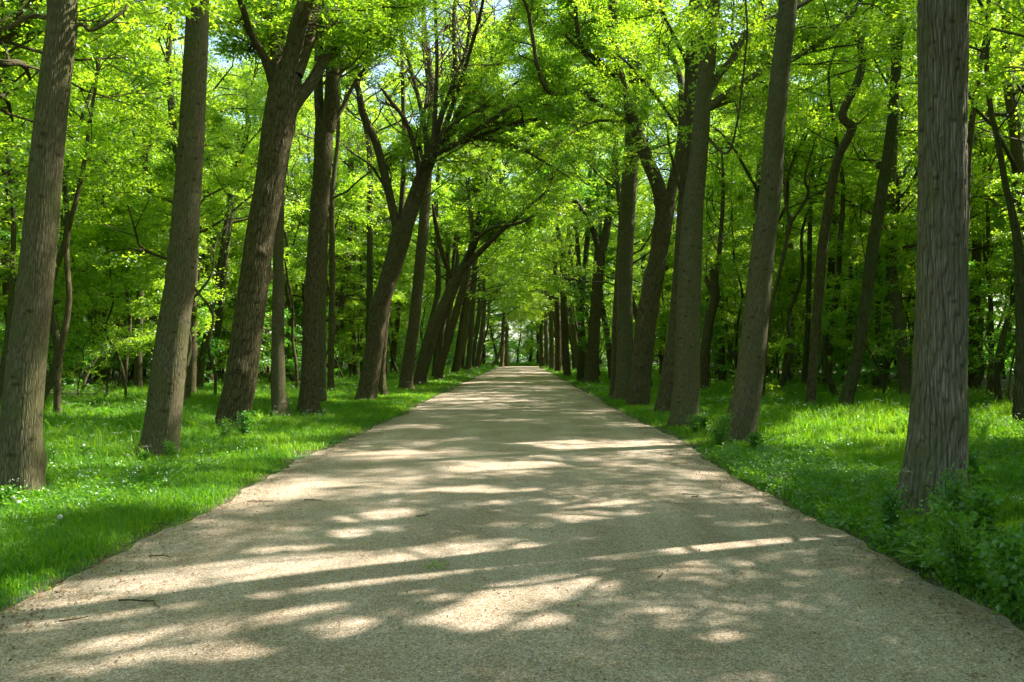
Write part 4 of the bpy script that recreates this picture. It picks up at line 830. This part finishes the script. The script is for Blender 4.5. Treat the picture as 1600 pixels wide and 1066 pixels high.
clock(94, 838, .18, 'lone white dandelion clock in shaded grass right of the left-edge trunk'); clock(131, 728, .3, 'distant dandelion clock in lit grass between the two nearest left trunks')

# ferns and leafy plants
def fern_proto(seed, n=9, ln=0.6, name='fern_plant'):
    rr = np.random.RandomState(seed); Vv = []; Tt = []; W = Wood()
    for k in range(n):
        a = k*2*PI/n+rr.uniform(-.3, .3); L_ = ln*rr.uniform(.75, 1.15); t = np.linspace(0, 1, 18)
        q = np.stack([np.cos(a)*L_*t*.85, np.sin(a)*L_*t*.85, L_*(0.85*t-0.62*t**2.4)], 1)
        W.tube(q[::3], np.linspace(.004, .0015, 6), 4)
        T_ = nrm(np.gradient(q, axis=0)); S = nrm(np.cross(T_, [0, 0, 1.0])); Nn = np.cross(S, T_)
        for j in range(2, 18):
            w_ = L_*0.26*math.sin(PI*min(1, (j/17)**0.7*0.97+0.02))
            for sg in (-1, 1):
                d = nrm(S[j]*sg+T_[j]*.45-Nn[j]*.1); b0 = q[j]; tip = b0+d*w_; pw = T_[j]*L_*0.024
                Vv.append([b0, b0+d*w_*.4+pw, tip, b0+d*w_*.4-pw]); Tt.append(rr.uniform(.2, .8))
    e = link(bpy.data.objects.new(name, None)); tag(e, None, 'fern')
    link(bpy.data.objects.new('fronds', leaf_mesh('fronds', np.array(Vv).reshape(-1, 3), np.repeat(Tt, 4), M_HERB)), e)
    link(bpy.data.objects.new('stalks', W.mesh('stalks', B_MOSS)), e)
    return e
def leafy_proto(seed, stems=7, hgt=0.5, leaf=0.1, mat=None, name='leafy_plant'):
    rr = np.random.RandomState(seed); W = Wood()
    for k in range(stems):
        a = rr.uniform(0, 6.28); t = np.linspace(0, 1, 6); sp = rr.uniform(.1, .45)*hgt; h = hgt*rr.uniform(.6, 1.15)
        q = np.stack([np.cos(a)*sp*t**1.4, np.sin(a)*sp*t**1.4, h*t], 1)+rr.normal(0, .01, (6, 3)); W.tube(q, np.linspace(.004, .0015, 6), 4)
        for j in range(1, 6):
            for _ in range(2):
                b = rr.uniform(0, 6.28); W.tip(q[j], np.array([math.cos(b), math.sin(b), .2]), 0.09)
    e = link(bpy.data.objects.new(name, None)); tag(e, None, 'plant')
    V, T = leaves_from(W.TP, W.TD, W.TS, rr, twigs=3, per=4, leaf=leaf, flat=.5); link(bpy.data.objects.new('leaves', leaf_mesh('leaves', V, T, mat or M_HERB)), e)
    link(bpy.data.objects.new('stalks', W.mesh('stalks', B_MOSS)), e)
    return e
ferns = [fern_proto(1), fern_proto(2, 11, .75), fern_proto(3, 7, .5)]
herbs = [leafy_proto(11, 9, .42, .045), leafy_proto(12, 11, .5, .04), leafy_proto(13, 9, .34, .055)]
def put_at(pr, k, px, py, s, lab, grp): g = ground_pt(px, py); return put(pr, k, g[0], g[1], px*1.7, s, lab, grp)
for k, (px, py, s) in enumerate(((1430, 862, .6), (1490, 875, .65), (1545, 895, .7), (1595, 925, .6), (1460, 890, .5), (1560, 862, .7))):
    put_at(ferns, k, px, py, s, 'low green fern between the massive ridged trunk and the path', 'ferns at the foot of the massive ridged trunk')
for k, (px, py, s) in enumerate(((120, 640, 1.3), (150, 632, 1.4), (185, 640, 1.3), (90, 646, 1.3), (200, 628, 1.4), (160, 650, 1.2), (230, 636, 1.2), (128, 626, 1.4), (100, 632, 1.4))):
    put_at(ferns, k+1, px, py, s, 'bright fern in the sunlit patch between the two nearest left trunks', 'ferns in the sunlit patch on the left')
for k, (px, py, s, lab) in enumerate(((385, 688, 1.1, 'bushy green plant growing against the foot of the burled dark tree'), (350, 690, .7, 'small plant at the left of the burled tree foot'),
        (1100, 672, 1., 'leafy plant with pale flowers at the foot of the dark twin trunks'), (1085, 680, .8, 'low plant in front of the dark twin trunks'), (1125, 700, 1., 'dark leafy clump left of the smooth brown trunk'),
        (1180, 705, .8, 'ivy-like clump at the right of the smooth brown trunk'), (1510, 800, 1.3, 'tall leafy shoots at the right foot of the massive ridged trunk'), (1480, 835, 1., 'leafy shoots in front of the massive ridged trunk'),
        (1530, 850, 1.2, 'big leafy clump right of the massive ridged trunk near the path'), (1390, 835, .8, 'low leafy plant at the left foot of the massive ridged trunk'), (270, 722, .6, 'low plant at the foot of the smooth second left trunk'),
        (225, 722, .5, 'small weed left of the second left trunk foot'), (1582, 960, 1.1, 'leafy clump at the right edge closest to the viewer'), (1500, 920, 1., 'leafy plant on the grass edge below the ridged trunk'), (8, 800, .7, 'leafy shoot against the foot of the left-edge trunk'))):
    put_at(herbs, k, px, py, s, lab, None)
for o in COL.objects:
    for kk in ('group', 'label', 'category'):
        if kk in o and o[kk] is None: del o[kk]
